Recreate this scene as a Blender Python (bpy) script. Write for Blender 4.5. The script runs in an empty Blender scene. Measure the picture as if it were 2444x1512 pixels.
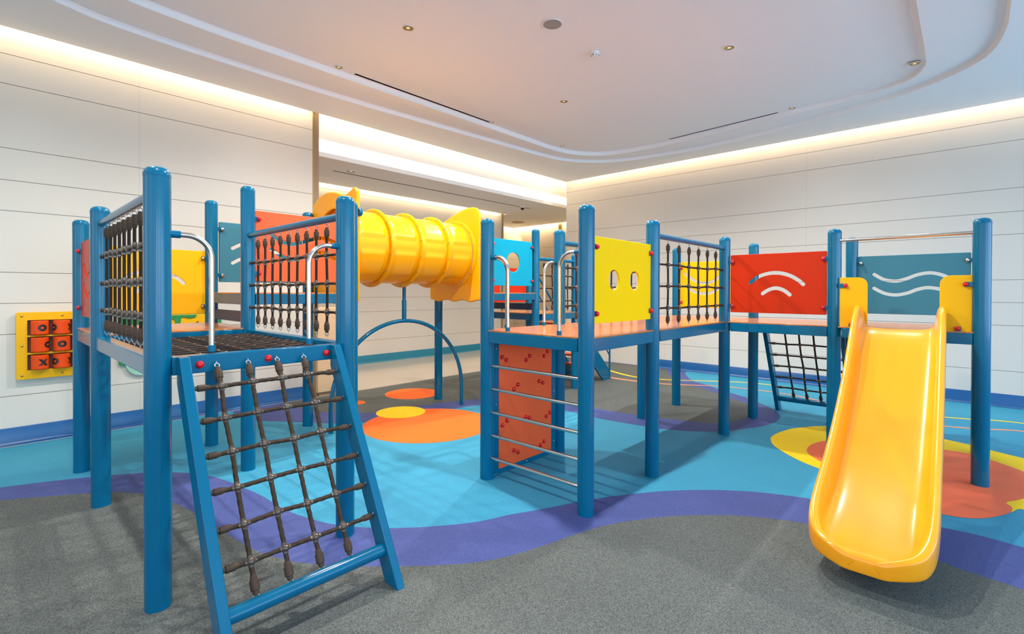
import bpy, bmesh, math, random
from mathutils import Vector, Matrix
random.seed(7)
PI = math.pi
sc = bpy.context.scene
COL = sc.collection

# ------------------------------------------------------------------ helpers
class MB:
    def __init__(s): s.v = []; s.f = []; s.m = []; s.mi = 0
    def add(s, vs, fs):
        o = len(s.v); s.v += [tuple(v) for v in vs]
        for f in fs: s.f.append(tuple(i + o for i in f)); s.m.append(s.mi)
        return s
    def box(s, x0, x1, y0, y1, z0, z1):
        return s.add([(x, y, z) for x in (x0, x1) for y in (y0, y1) for z in (z0, z1)],
                     [(0, 1, 3, 2), (4, 6, 7, 5), (0, 4, 5, 1), (2, 3, 7, 6), (0, 2, 6, 4), (1, 5, 7, 3)])
    def prism(s, quad, h):          # quad: 4 points, h: extrusion vector
        h = Vector(h); q = [Vector(p) for p in quad]; n = len(q)
        vs = q + [p + h for p in q]
        fs = [tuple(range(n))[::-1], tuple(range(n, 2 * n))] + [(i, (i + 1) % n, n + (i + 1) % n, n + i) for i in range(n)]
        return s.add(vs, fs)
    def tube(s, pts, r, seg=16, caps=True, closed=False):
        pts = [Vector(p) for p in pts]; n = len(pts)
        rr = r if isinstance(r, (list, tuple)) else [r] * n
        T = []
        for i in range(n):
            if closed: t = pts[(i + 1) % n] - pts[i - 1]
            else: t = pts[min(i + 1, n - 1)] - pts[max(i - 1, 0)]
            T.append(t.normalized())
        up = Vector((0, 0, 1)) if abs(T[0].z) < .9 else Vector((1, 0, 0))
        a = T[0].cross(up).normalized(); vs = []
        for i in range(n):
            if i: a = (a - T[i] * a.dot(T[i])).normalized()
            b = T[i].cross(a)
            for k in range(seg):
                w = 2 * PI * k / seg
                vs.append(pts[i] + (a * math.cos(w) + b * math.sin(w)) * rr[i])
        fs = []
        for i in range(n if closed else n - 1):
            j = (i + 1) % n
            for k in range(seg):
                l = (k + 1) % seg
                fs.append((i * seg + k, i * seg + l, j * seg + l, j * seg + k))
        if caps and not closed:
            fs.append(tuple(range(seg))[::-1]); fs.append(tuple((n - 1) * seg + k for k in range(seg)))
        return s.add(vs, fs)
    def rope(s, pts, r, pitch=.042, seg=15):       # three-strand laid rope
        P = [Vector(p) for p in pts]; fine = []
        for i in range(len(P) - 1):
            d = (P[i + 1] - P[i]).length; m = max(1, int(d / .0045))
            fine += [P[i].lerp(P[i + 1], k / m) for k in range(m)]
        fine.append(P[-1]); n = len(fine); vs = []; dist = 0
        t = (fine[1] - fine[0]).normalized(); up = Vector((0, 0, 1)) if abs(t.z) < .9 else Vector((1, 0, 0)); a = t.cross(up).normalized()
        for i in range(n):
            t = (fine[min(i + 1, n - 1)] - fine[max(i - 1, 0)]).normalized(); a = (a - t * a.dot(t)).normalized(); b = t.cross(a)
            if i: dist += (fine[i] - fine[i - 1]).length
            for k in range(seg):
                w = 2 * PI * k / seg; q = abs(math.cos(1.5 * (w - 2 * PI * dist / (3 * pitch) * 1.0)))
                rr = r * (.82 + .26 * q ** .6); vs.append(fine[i] + (a * math.cos(w) + b * math.sin(w)) * rr)
        fs = [(i * seg + k, i * seg + (k + 1) % seg, (i + 1) * seg + (k + 1) % seg, (i + 1) * seg + k) for i in range(n - 1) for k in range(seg)]
        return s.add(vs, fs + [tuple(range(seg))[::-1], tuple((n - 1) * seg + k for k in range(seg))])
    def lathe(s, c, prof, seg=32, axis='z', cap=True):   # prof: (r, h) list
        c = Vector(c); vs = []
        for r, h in prof:
            for k in range(seg):
                w = 2 * PI * k / seg; p = (r * math.cos(w), r * math.sin(w), h)
                if axis == 'x': p = (p[2], p[0], p[1])
                if axis == 'y': p = (p[1], p[2], p[0])
                vs.append(c + Vector(p))
        n = len(prof); fs = []
        for i in range(n - 1):
            for k in range(seg):
                l = (k + 1) % seg
                fs.append((i * seg + k, i * seg + l, (i + 1) * seg + l, (i + 1) * seg + k))
        if cap: fs.append(tuple(range(seg))[::-1]); fs.append(tuple((n - 1) * seg + k for k in range(seg)))
        return s.add(vs, fs)
    def ball(s, c, r, seg=16, rings=10, sc=(1, 1, 1)):
        c = Vector(c); vs = [c + Vector((0, 0, -r * sc[2]))]; fs = []
        for i in range(1, rings):
            a = -PI / 2 + PI * i / rings
            for k in range(seg):
                w = 2 * PI * k / seg
                vs.append(c + Vector((math.cos(a) * math.cos(w) * r * sc[0], math.cos(a) * math.sin(w) * r * sc[1], math.sin(a) * r * sc[2])))
        vs.append(c + Vector((0, 0, r * sc[2])))
        for k in range(seg): fs.append((0, 1 + (k + 1) % seg, 1 + k))
        for i in range(rings - 2):
            for k in range(seg):
                a = 1 + i * seg; l = (k + 1) % seg
                fs.append((a + k, a + l, a + seg + l, a + seg + k))
        t = len(vs) - 1; a = 1 + (rings - 2) * seg
        for k in range(seg): fs.append((t, a + k, a + (k + 1) % seg))
        return s.add(vs, fs)

def mesh_of(name, mb, mats, off=(0, 0, 0), smooth=True, ang=38):
    me = bpy.data.meshes.new(name)
    o = Vector(off)
    me.from_pydata([tuple(Vector(v) - o) for v in mb.v], [], mb.f)
    if not isinstance(mats, (list, tuple)): mats = [mats]
    for m in mats: me.materials.append(m)
    me.polygons.foreach_set('material_index', mb.m)
    bm = bmesh.new(); bm.from_mesh(me); bmesh.ops.recalc_face_normals(bm, faces=bm.faces); bm.to_mesh(me); bm.free()
    if smooth:
        me.polygons.foreach_set('use_smooth', [True] * len(me.polygons))
        me.set_sharp_from_angle(angle=math.radians(ang))
    me.update()
    return me

def root_loc(o):
    while o.parent: o = o.parent
    return Vector(o.location)

def obj(name, mb, mats, parent=None, bevel=0, ang=38, smooth=True, loc=None):
    """one mesh object; vertices are given in world space"""
    off = root_loc(parent) if parent else (Vector(loc) if loc else Vector((0, 0, 0)))
    me = mb if isinstance(mb, bpy.types.Mesh) else mesh_of(name, mb, mats, off, smooth, ang)
    o = bpy.data.objects.new(name, me); COL.objects.link(o)
    if parent: o.parent = parent
    elif loc: o.location = loc
    if bevel:
        b = o.modifiers.new('Bevel', 'BEVEL'); b.width = bevel; b.segments = 2; b.limit_method = 'ANGLE'; b.angle_limit = math.radians(40)
    return o

def thing(name, label, cat, loc, group=None):
    o = bpy.data.objects.new(name, None); COL.objects.link(o); o.location = loc
    o.empty_display_size = .1; o['label'] = label; o['category'] = cat
    if group: o['group'] = group
    return o
def tag(o, label, cat, group=None):
    o['label'] = label; o['category'] = cat
    if group: o['group'] = group
    return o
def struct(name, mb, m, **k):
    o = obj(name, mb, m, **k); o['kind'] = 'structure'; return o
def dup(o, loc, label=None, group=None, parent=None):
    c = o.copy(); COL.objects.link(c)
    if parent: c.parent = parent
    if loc is not None: c.location = loc
    if label: c['label'] = label
    if group: c['group'] = group
    for ch in o.children: dup(ch, None, parent=c)
    return c

def slab(outer, holes, depth, bev=.003):
    """flat board in the local xy plane, from 2D outlines with cut-outs"""
    cu = bpy.data.curves.new('t', 'CURVE'); cu.dimensions = '2D'; cu.fill_mode = 'BOTH'
    cu.extrude = depth / 2 - bev; cu.bevel_depth = bev; cu.bevel_resolution = 1; cu.offset = -bev
    for pl in [outer] + holes:
        sp = cu.splines.new('POLY'); sp.points.add(len(pl) - 1)
        for p, q in zip(sp.points, pl): p.co = (q[0], q[1], 0, 1)
        sp.use_cyclic_u = True
    o = bpy.data.objects.new('t', cu); COL.objects.link(o)
    dg = bpy.context.evaluated_depsgraph_get(); dg.update()
    me = bpy.data.meshes.new_from_object(o.evaluated_get(dg))
    bpy.data.objects.remove(o); bpy.data.curves.remove(cu)
    return me
def board(name, outer, holes, depth, plane, val, mat, parent, bev=.003):
    """plane 'X': 2D = (Y, Z) at X=val; plane 'Y': 2D = (X, Z); plane 'Z': 2D = (X, Y)"""
    me = slab(outer, holes, depth, bev)
    if plane == 'X': M = Matrix(((0, 0, 1, val), (1, 0, 0, 0), (0, 1, 0, 0), (0, 0, 0, 1)))
    elif plane == 'Y': M = Matrix(((1, 0, 0, 0), (0, 0, -1, val), (0, 1, 0, 0), (0, 0, 0, 1)))
    else: M = Matrix.Translation((0, 0, val))
    me.transform(M); off = root_loc(parent) if parent else Vector((0, 0, 0))
    me.transform(Matrix.Translation(-off))
    me.materials.clear(); me.materials.append(mat); me.name = name
    me.polygons.foreach_set('use_smooth', [True] * len(me.polygons)); me.set_sharp_from_angle(angle=math.radians(25))
    me.polygons.foreach_set('material_index', [0] * len(me.polygons))
    o = bpy.data.objects.new(name, me); COL.objects.link(o)
    if parent: o.parent = parent
    return o
def circle2(cx, cy, r, n=40, ry=None): return [(cx + r * math.cos(2 * PI * k / n), cy + (ry or r) * math.sin(2 * PI * k / n)) for k in range(n)]
def rrect(x0, x1, y0, y1, r, n=6, corners=(1, 1, 1, 1)):    # corners: bl, br, tr, tl
    out = []
    for (cx, cy, a0), c, (px, py) in zip(((x0 + r, y0 + r, PI), (x1 - r, y0 + r, 1.5 * PI), (x1 - r, y1 - r, 0), (x0 + r, y1 - r, .5 * PI)),
                                        corners, ((x0, y0), (x1, y0), (x1, y1), (x0, y1))):
        if c: out += [(cx + r * math.cos(a0 + .5 * PI * k / n), cy + r * math.sin(a0 + .5 * PI * k / n)) for k in range(n + 1)]
        else: out.append((px, py))
    return out
def catmull(pts, n=8, closed=False):
    P = [Vector(p) for p in pts]; out = []; m = len(P)
    for i in range(m if closed else m - 1):
        if closed: a, b, c, d = P[i - 1], P[i], P[(i + 1) % m], P[(i + 2) % m]
        else: a, b, c, d = P[max(i - 1, 0)], P[i], P[i + 1], P[min(i + 2, m - 1)]
        for k in range(n):
            t = k / n
            out.append(.5 * ((2 * b) + (c - a) * t + (2 * a - 5 * b + 4 * c - d) * t * t + (3 * b - a - 3 * c + d) * t ** 3))
    if not closed: out.append(P[-1])
    return out
def stroke(pts, w, n=6, smooth=True):
    """outline of a round-ended slot following a 2D path"""
    c = catmull([(p[0], p[1], 0) for p in pts], 6) if smooth else [Vector((p[0], p[1], 0)) for p in pts]
    L, R = [], []
    for i, p in enumerate(c):
        t = (c[min(i + 1, len(c) - 1)] - c[max(i - 1, 0)]).normalized(); nn = Vector((-t.y, t.x, 0)) * w
        L.append(p + nn); R.append(p - nn)
    t1 = (c[-1] - c[-2]).normalized(); t0 = (c[0] - c[1]).normalized()
    a1 = math.atan2(t1.y, t1.x); a0 = math.atan2(t0.y, t0.x)
    cap1 = [c[-1] + Vector((math.cos(a1 + PI / 2 - PI * k / n), math.sin(a1 + PI / 2 - PI * k / n), 0)) * w for k in range(1, n)]
    cap0 = [c[0] + Vector((math.cos(a0 + PI / 2 - PI * k / n), math.sin(a0 + PI / 2 - PI * k / n), 0)) * w for k in range(1, n)]
    return [(p.x, p.y) for p in L + cap1 + R[::-1] + cap0]

# ------------------------------------------------------------------ materials
def lin(r, g, b):
    f = lambda c: (c / 255 / 12.92) if c / 255 <= .04045 else ((c / 255 + .055) / 1.055) ** 2.4
    return (f(r), f(g), f(b), 1)
def mat(name, col, rough=.5, metal=0, coat=0, spec=.5, emit=None, es=0):
    m = bpy.data.materials.new(name); m.use_nodes = True; b = m.node_tree.nodes['Principled BSDF']
    b.inputs['Base Color'].default_value = col; b.inputs['Roughness'].default_value = rough
    b.inputs['Metallic'].default_value = metal; b.inputs['Coat Weight'].default_value = coat; b.inputs['Coat Roughness'].default_value = .12
    b.inputs['Specular IOR Level'].default_value = spec
    if emit: b.inputs['Emission Color'].default_value = emit; b.inputs['Emission Strength'].default_value = es
    return m
def N(m, t, **k):
    n = m.node_tree.nodes.new(t)
    for a, v in k.items(): setattr(n, a, v)
    return n
def vary(m, scale=6, amt=.06, bump=0, bscale=200, dist=.001):
    """procedural tone variation and fine bump on a material's base colour"""
    nt = m.node_tree; b = nt.nodes['Principled BSDF']; col = tuple(b.inputs['Base Color'].default_value)
    tc = N(m, 'ShaderNodeTexCoord'); no = N(m, 'ShaderNodeTexNoise'); no.inputs['Scale'].default_value = scale; no.inputs['Detail'].default_value = 4
    nt.links.new(tc.outputs['Object'], no.inputs['Vector'])
    mx = N(m, 'ShaderNodeMix', data_type='RGBA')
    mx.inputs[6].default_value = tuple(c * (1 - amt) for c in col[:3]) + (1,); mx.inputs[7].default_value = tuple(min(1, c * (1 + amt)) for c in col[:3]) + (1,)
    nt.links.new(no.outputs['Fac'], mx.inputs[0]); nt.links.new(mx.outputs[2], b.inputs['Base Color'])
    if bump:
        n2 = N(m, 'ShaderNodeTexNoise'); n2.inputs['Scale'].default_value = bscale; nt.links.new(tc.outputs['Object'], n2.inputs['Vector'])
        bp = N(m, 'ShaderNodeBump'); bp.inputs['Strength'].default_value = bump; bp.inputs['Distance'].default_value = dist
        nt.links.new(n2.outputs['Fac'], bp.inputs['Height']); nt.links.new(bp.outputs['Normal'], b.inputs['Normal'])
    return m
M = {}
M['blue'] = vary(mat('blue_paint', (0.0, .112, .222, 1), .22, coat=.3, spec=.15), 3, .05)
M['yellow'] = vary(mat('yellow_board', (.80, .42, .001, 1), .4, spec=.2), 2, .04)
M['lemon'] = vary(mat('lemon_board', (1.0, .60, .0, 1), .45, spec=.1), 2, .03)
M['orange'] = vary(mat('orange_board', (.52, .024, .001, 1), .38, spec=.2), 2, .04)
M['roller'] = mat('orange_roller', (.70, .062, .004, 1), .4, spec=.2)
M['coral'] = vary(mat('coral_board', (.84, .11, .03, 1), .4, spec=.2), 2, .04)
M['teal'] = vary(mat('teal_board', (.035, .17, .24, 1), .42, spec=.25), 2, .04)
M['cyan'] = vary(mat('cyan_board', (.001, .33, .50, 1), .4, spec=.2), 2, .04)
M['plastic'] = vary(mat('yellow_plastic', (.88, .37, .001, 1), .32, coat=.1, spec=.3), 3, .03)
M['slide'] = vary(mat('slide_plastic', (.92, .345, .004, 1), .24, coat=.3, spec=.4), 3, .03)
M['red'] = mat('red_cap', (.58, .006, .012, 1), .28, coat=.2, spec=.3)
M['chrome'] = mat('stainless_steel', (.58, .55, .51, 1), .24, metal=1)
M['steel'] = mat('galvanised_steel', (.30, .32, .34, 1), .35, metal=1)
M['rope'] = vary(mat('rope', (.020, .013, .010, 1), .6, spec=.2), 40, .25, .6, 150, .002)
M['rope_tan'] = vary(mat('rope_brown', (.042, .025, .015, 1), .6, spec=.2), 40, .25, .6, 150, .002)
M['sleeve'] = vary(mat('rope_sleeve', (.062, .038, .025, 1), .5, spec=.2), 20, .15)
M['joint'] = mat('rope_joint', (.07, .045, .030, 1), .2, spec=.8)
M['green'] = mat('green_paint', (.01, .22, .05, 1), .4)
M['brown'] = mat('brown_mark', (.10, .03, .01, 1), .5)
M['black'] = mat('black_mark', (.012, .010, .010, 1), .4)
M['white_plastic'] = mat('white_plastic', (.75, .75, .74, 1), .4)
M['grey_plastic'] = mat('speaker_grille', (.30, .30, .30, 1), .6)
M['gold'] = mat('gold_reflector', (.45, .32, .13, 1), .25, metal=1)
M['brass'] = mat('brass_trim', (.50, .36, .12, 1), .3, metal=1)
M['dark'] = mat('dark_gap', (.05, .045, .04, 1), .6)
M['darkblue'] = mat('dark_blue_paint', (.01, .04, .10, 1), .4)
M['base'] = vary(mat('baseboard_blue', (.003, .085, .26, 1), .3), 4, .08)
M['base_teal'] = vary(mat('baseboard_teal', (.01, .17, .26, 1), .3), 4, .08)
M['green_pale'] = mat('pale_green_board', (.30, .55, .42, 1), .4)

def rubber(name, col, sp=.3):
    m = mat(name, col, .62, spec=.15); nt = m.node_tree; b = nt.nodes['Principled BSDF']
    tc = N(m, 'ShaderNodeTexCoord')
    vo = N(m, 'ShaderNodeTexVoronoi'); vo.inputs['Scale'].default_value = 260
    nt.links.new(tc.outputs['Object'], vo.inputs['Vector'])
    cr = N(m, 'ShaderNodeValToRGB'); e = cr.color_ramp.elements
    c = col[:3]
    e[0].position = .0; e[0].color = tuple(x * (1 - sp) for x in c) + (1,)
    e[1].position = 1; e[1].color = tuple(min(1, x * (1 + sp) + .06 * sp) for x in c) + (1,)
    sep = N(m, 'ShaderNodeSeparateColor'); nt.links.new(vo.outputs['Color'], sep.inputs[0]); nt.links.new(sep.outputs[0], cr.inputs[0])
    no = N(m, 'ShaderNodeTexNoise'); no.inputs['Scale'].default_value = 1.3; nt.links.new(tc.outputs['Object'], no.inputs['Vector'])
    mp = N(m, 'ShaderNodeMapRange'); mp.inputs['To Min'].default_value = .9; mp.inputs['To Max'].default_value = 1.1
    nt.links.new(no.outputs['Fac'], mp.inputs['Value'])
    mx = N(m, 'ShaderNodeMix', data_type='RGBA', blend_type='MULTIPLY'); mx.inputs[0].default_value = 1
    nt.links.new(cr.outputs[0], mx.inputs[6]); nt.links.new(mp.outputs[0], mx.inputs[7]); nt.links.new(mx.outputs[2], b.inputs['Base Color'])
    bp = N(m, 'ShaderNodeBump'); bp.inputs['Strength'].default_value = .35; bp.inputs['Distance'].default_value = .0012
    nt.links.new(vo.outputs['Distance'], bp.inputs['Height']); nt.links.new(bp.outputs['Normal'], b.inputs['Normal'])
    return m
F = dict(blue=rubber('rubber_light_blue', (.040, .275, .43, 1), .10), purple=rubber('rubber_purple', (.062, .085, .26, 1), .18),
         grey=rubber('rubber_grey', (.085, .097, .092, 1), .45), orange=rubber('rubber_orange', (.92, .15, .02, 1), .06),
         yellow=rubber('rubber_yellow', (.92, .62, .01, 1), .06), coral=rubber('rubber_coral', (.85, .16, .07, 1), .08),
         line_o=rubber('rubber_line_orange', (.85, .30, .15, 1), .06))

def panel_wall(name, axis, verts, base=(.60, .575, .53, 1)):
    """wall cladding: horizontal joints at fixed heights, faint vertical joints"""
    m = mat(name, base, .32, spec=.35); nt = m.node_tree; b = nt.nodes['Principled BSDF']
    tc = N(m, 'ShaderNodeTexCoord'); sx = N(m, 'ShaderNodeSeparateXYZ'); nt.links.new(tc.outputs['Object'], sx.inputs[0])
    def line(sock, val, w):
        n = N(m, 'ShaderNodeMath', operation='COMPARE'); n.inputs[1].default_value = val; n.inputs[2].default_value = w
        nt.links.new(sock, n.inputs[0]); return n.outputs[0]
    cur = None
    for z in (.49, 1.11, 1.42, 1.73, 2.345, 2.65, 2.967, 3.605, 3.90):
        l = line(sx.outputs['Z'], z, .0032)
        if cur is None: cur = l
        else:
            a = N(m, 'ShaderNodeMath', operation='MAXIMUM'); nt.links.new(cur, a.inputs[0]); nt.links.new(l, a.inputs[1]); cur = a.outputs[0]
    vc = None
    for v in verts:
        l = line(sx.outputs[axis], v, .0022)
        if vc is None: vc = l
        else:
            a = N(m, 'ShaderNodeMath', operation='MAXIMUM'); nt.links.new(vc, a.inputs[0]); nt.links.new(l, a.inputs[1]); vc = a.outputs[0]
    h = N(m, 'ShaderNodeMath', operation='MULTIPLY'); h.inputs[1].default_value = .3; nt.links.new(vc, h.inputs[0])
    a = N(m, 'ShaderNodeMath', operation='MAXIMUM'); nt.links.new(cur, a.inputs[0]); nt.links.new(h.outputs[0], a.inputs[1])
    mx = N(m, 'ShaderNodeMix', data_type='RGBA'); mx.inputs[6].default_value = base; mx.inputs[7].default_value = (.16, .135, .105, 1)
    nt.links.new(a.outputs[0], mx.inputs[0]); nt.links.new(mx.outputs[2], b.inputs['Base Color'])
    return m
M['wallL'] = panel_wall('cladding_left', 'X', (1.255, -1.25, -3.75), (.62, .59, .525, 1))
M['wallR'] = panel_wall('cladding_right', 'Y', (1.986, 4.497, -.56, -3.1))
M['wallC'] = panel_wall('cladding_corridor', 'X', (4.8, 7.3), (.60, .56, .50, 1))
M['plaster'] = mat('ceiling_paint', (.82, .845, .87, 1), .6, spec=.2)
M['tile'] = mat('polished_tile', (.46, .40, .32, 1), .12)
def wood(name, c1, c2, rough, sc=(1, 14, 1), plank=None):
    m = mat(name, c1, rough); nt = m.node_tree; b = nt.nodes['Principled BSDF']
    tc = N(m, 'ShaderNodeTexCoord'); mp = N(m, 'ShaderNodeMapping'); mp.inputs['Scale'].default_value = sc
    no = N(m, 'ShaderNodeTexNoise'); no.inputs['Scale'].default_value = 3; no.inputs['Detail'].default_value = 6
    nt.links.new(tc.outputs['Object'], mp.inputs['Vector']); nt.links.new(mp.outputs[0], no.inputs['Vector'])
    mx = N(m, 'ShaderNodeMix', data_type='RGBA'); mx.inputs[6].default_value = c1; mx.inputs[7].default_value = c2
    nt.links.new(no.outputs['Fac'], mx.inputs[0]); out = mx.outputs[2]
    if plank:
        sx = N(m, 'ShaderNodeSeparateXYZ'); nt.links.new(tc.outputs['Object'], sx.inputs[0])
        d = N(m, 'ShaderNodeMath', operation='DIVIDE'); d.inputs[1].default_value = plank; nt.links.new(sx.outputs['Y'], d.inputs[0])
        f = N(m, 'ShaderNodeMath', operation='FRACT'); nt.links.new(d.outputs[0], f.inputs[0])
        g = N(m, 'ShaderNodeMath', operation='LESS_THAN'); g.inputs[1].default_value = .03; nt.links.new(f.outputs[0], g.inputs[0])
        m2 = N(m, 'ShaderNodeMix', data_type='RGBA'); m2.inputs[7].default_value = tuple(x * .4 for x in c1[:3]) + (1,)
        nt.links.new(g.outputs[0], m2.inputs[0]); nt.links.new(out, m2.inputs[6]); out = m2.outputs[2]
    nt.links.new(out, b.inputs['Base Color']); return m
M['deck'] = wood('deck_boards', (.44, .13, .030, 1), (.56, .20, .055, 1), .2, (1.5, 12, 1), .125)
M['oak'] = wood('oak_veneer', (.62, .42, .24, 1), (.72, .53, .33, 1), .45, (2, 2, 12))
M['walnut'] = wood('brown_veneer', (.26, .17, .10, 1), (.34, .24, .15, 1), .4, (8, 8, .8))

# ------------------------------------------------------------------ room shell
WY, EX = 7.025, 9.46        # left-hand wall plane (Y) and right-hand wall plane (X)
ZC0, ZC1, ZC2 = 4.12, 4.175, 4.245
XW, YS = -4.0, -6.0         # rear and window walls, behind the camera
K1, K2 = (ZC1 - 1.55) / 2.62, (ZC2 - 1.55) / 2.62      # spread of each tray level
S2 = lambda pts, k: [(p[0] * k, p[1] * k) for p in pts]

blue_purple = [(.103, 5.566), (.336, 5.479), (.625, 5.341), (.751, 5.262), (.948, 5.135), (1.155, 4.915), (1.262, 4.73), (1.334, 4.544), (1.382, 4.298), (1.441, 3.937), (1.465, 3.542), (1.522, 3.273), (1.597, 3.069), (1.709, 2.89), (1.874, 2.704), (2.061, 2.546), (2.272, 2.407), (2.504, 2.314), (2.736, 2.202), (2.993, 2.092), (3.246, 1.962), (3.544, 1.769), (3.754, 1.592), (3.934, 1.4), (4.079, 1.197), (4.179, .987), (4.232, .831), (4.286, .553), (4.315, .09), (4.333, -.061), (4.311, -.272)]
purple_grey = [(.096, 5.232), (.311, 5.089), (.574, 4.909), (.686, 4.812), (.848, 4.594), (.95, 4.266), (.999, 4.04), (1.04, 3.718), (1.077, 3.351), (1.118, 3.088), (1.197, 2.856), (1.262, 2.741), (1.357, 2.608), (1.451, 2.494), (1.611, 2.324), (1.764, 2.178), (1.891, 2.073), (2.064, 1.972), (2.341, 1.883), (2.602, 1.818), (2.859, 1.727), (3.135, 1.564), (3.37, 1.369), (3.563, 1.153), (3.686, .947), (3.76, .762), (3.785, .488), (3.76, .098), (3.734, .039), (3.696, -.235)]
isl_out = [(2.829, 7.191), (2.51, 7.153), (2.27, 7.0), (2.155, 6.699), (2.242, 6.228), (2.568, 5.772), (2.822, 5.421), (3.086, 5.221), (3.493, 5.043), (4.255, 4.955), (4.595, 4.874), (5.006, 4.475), (5.18, 3.919), (5.147, 3.346), (5.167, 3.013), (5.2, 2.738), (5.25, 2.5), (5.37, 2.25), (5.559, 2.033), (5.831, 1.866), (6.164, 1.714), (6.44, 1.662), (6.721, 1.678), (6.98, 1.772), (7.174, 1.898), (7.455, 2.146), (7.662, 2.367), (7.844, 2.655), (8.011, 2.906), (8.247, 3.171), (8.465, 3.504), (8.939, 3.82), (9.255, 3.972), (9.47, 4.003)]
isl_in = [(3.217, 7.188), (2.971, 7.041), (2.848, 6.617), (2.95, 6.106), (3.284, 5.657), (3.45, 5.548), (3.807, 5.497), (4.095, 5.404), (4.388, 5.351), (4.864, 5.159), (5.28, 4.72), (5.49, 4.111), (5.556, 3.612), (5.597, 3.143), (5.68, 2.778), (5.78, 2.416), (5.90, 2.17), (6.091, 2.06), (6.467, 1.977), (6.776, 2.02), (7.192, 2.199), (7.367, 2.395), (7.678, 2.785), (7.914, 3.158), (8.143, 3.612), (8.722, 4.047), (9.389, 4.428)]
yl = [(8.60, 5.53), (8.50, 5.3), (8.27, 4.85), (8.12, 4.42), (8.20, 3.982), (8.377, 3.65), (8.70, 3.168), (8.93, 2.755), (8.98, 2.40), (8.94, 2.1), (8.825, 1.575), (8.55, .95), (8.25, .52), (8.16, .225), (8.24, -.039), (8.36, -.256), (8.419, -.521), (8.4, -1.2), (8.1, -2.2)]
ol = [(7.80, 4.99), (7.74, 4.589), (7.74, 4.226), (7.80, 3.85), (7.95, 3.5), (8.18, 3.171), (8.30, 2.9), (8.358, 2.55), (8.36, 2.159), (8.304, 1.859), (8.126, 1.475), (7.78, .85), (7.60, .47), (7.60, .21), (7.68, -.037), (7.80, -.24), (7.934, -.492), (8.0, -1.1), (7.8, -2.0)]
yflower = [(5.65, 1.50), (5.76, 1.52), (5.912, 1.516), (6.096, 1.487), (6.327, 1.414), (6.661, 1.187), (6.877, .854), (6.96, .52), (6.93, .184), (6.841, -.053), (6.72, -.25), (6.5, -.62), (6.1, -.85), (5.5, -.75), (5.075, -.41), (5.062, -.30), (4.95, -.25), (4.78, -.15), (4.68, .1), (4.72, .4), (4.874, .68), (5.001, .926), (5.148, 1.149), (5.423, 1.40)]
oflower = [(5.40, 1.10), (5.564, 1.145), (5.778, 1.14), (6.018, 1.05), (6.291, .781), (6.418, .479), (6.449, .171), (6.46, -.033), (6.34, -.21), (6.10, -.40), (5.75, -.50), (5.45, -.38), (5.267, -.30), (5.146, -.232), (5.062, -.257), (4.94, -.244), (4.783, -.172), (4.64, -.064), (4.568, .096), (4.62, .36), (4.985, .70), (5.204, .945)]

def sm(pts, n=4, closed=False): return [(p.x, p.y) for p in catmull([(a, b, 0) for a, b in pts], n, closed)]
from mathutils.geometry import tessellate_polygon
def poly_add(mb, pts, z, holes=(), flip=False):
    loops = [[Vector((x, y, 0)) for x, y in pts]] + [[Vector((x, y, 0)) for x, y in h] for h in holes]
    tris = tessellate_polygon(loops); flat = [v for l in loops for v in l]
    mb.add([(v.x, v.y, z) for v in flat], [tuple(t) for t in tris])
fm = ['blue', 'purple', 'grey', 'orange', 'yellow', 'coral', 'line_o']
fl = MB(); fl.mi = 0
fl.add([(XW, YS, 0), (EX + .1, YS, 0), (EX + .1, 6.95, 0), (XW, 6.95, 0), (XW, WY + .1, 0), (3.4, WY + .1, 0), (3.4, 6.95, 0)], [(0, 1, 2, 6, 3), (3, 6, 5, 4)])
e = .0005
fl.mi = 1; poly_add(fl, sm(blue_purple) + [(4.25, -1.2), (3.9, -2.2), (3.9, YS), (XW, YS), (XW, 6.2), (-2, 5.95), (-.6, 5.75)], e)
fl.mi = 2; poly_add(fl, sm(purple_grey) + [(3.6, -1.1), (3.3, -2.1), (3.3, YS), (XW, YS), (XW, 5.7), (-2, 5.55), (-.6, 5.42)], 2 * e)
fl.mi = 1; poly_add(fl, [(x, min(y, 6.95)) for x, y in sm(isl_out)] + [(9.47, 6.95)], e)
fl.mi = 2; poly_add(fl, [(x, min(y, 6.95)) for x, y in sm(isl_in)] + [(9.46, 6.95)], 2 * e)
def ribbon(mb, pts, w, z):
    c = catmull([(a, b, 0) for a, b in pts], 6); vs = []
    for i, p in enumerate(c):
        t = (c[min(i + 1, len(c) - 1)] - c[max(i - 1, 0)]).normalized(); nn = Vector((-t.y, t.x, 0))
        ww = w * min(1, .6 + i / 10) if i < 4 else (w * (1.9 - min(.9, (i - 4) / 30)))
        vs += [(p.x + nn.x * ww, p.y + nn.y * ww, z), (p.x - nn.x * ww, p.y - nn.y * ww, z)]
    mb.add(vs, [(2 * i, 2 * i + 1, 2 * i + 3, 2 * i + 2) for i in range(len(c) - 1)])
fl.mi = 4; ribbon(fl, yl, .024, 3 * e)
fl.mi = 6; ribbon(fl, ol, .024, 3 * e)
fl.mi = 4; poly_add(fl, sm(yflower, 4, True), 3 * e)
fl.mi = 5; poly_add(fl, sm(oflower, 4, True), 4 * e)
fl.mi = 3; poly_add(fl, circle2(3.56, 4.62, .745, 72), 3 * e)
poly_add(fl, circle2(4.45, 6.17, .40, 60), 3 * e); poly_add(fl, circle2(3.54, 6.22, .13, 32), 3 * e)
fl.mi = 4; poly_add(fl, circle2(3.665, 5.32, .31, 60), 4 * e)
struct('floor', fl, [F[k] for k in fm], smooth=False)
b = MB(); b.box(-1.5, 14, 6.95, 13, -.08, .001); struct('floor', b, M['tile'], smooth=False)

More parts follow.
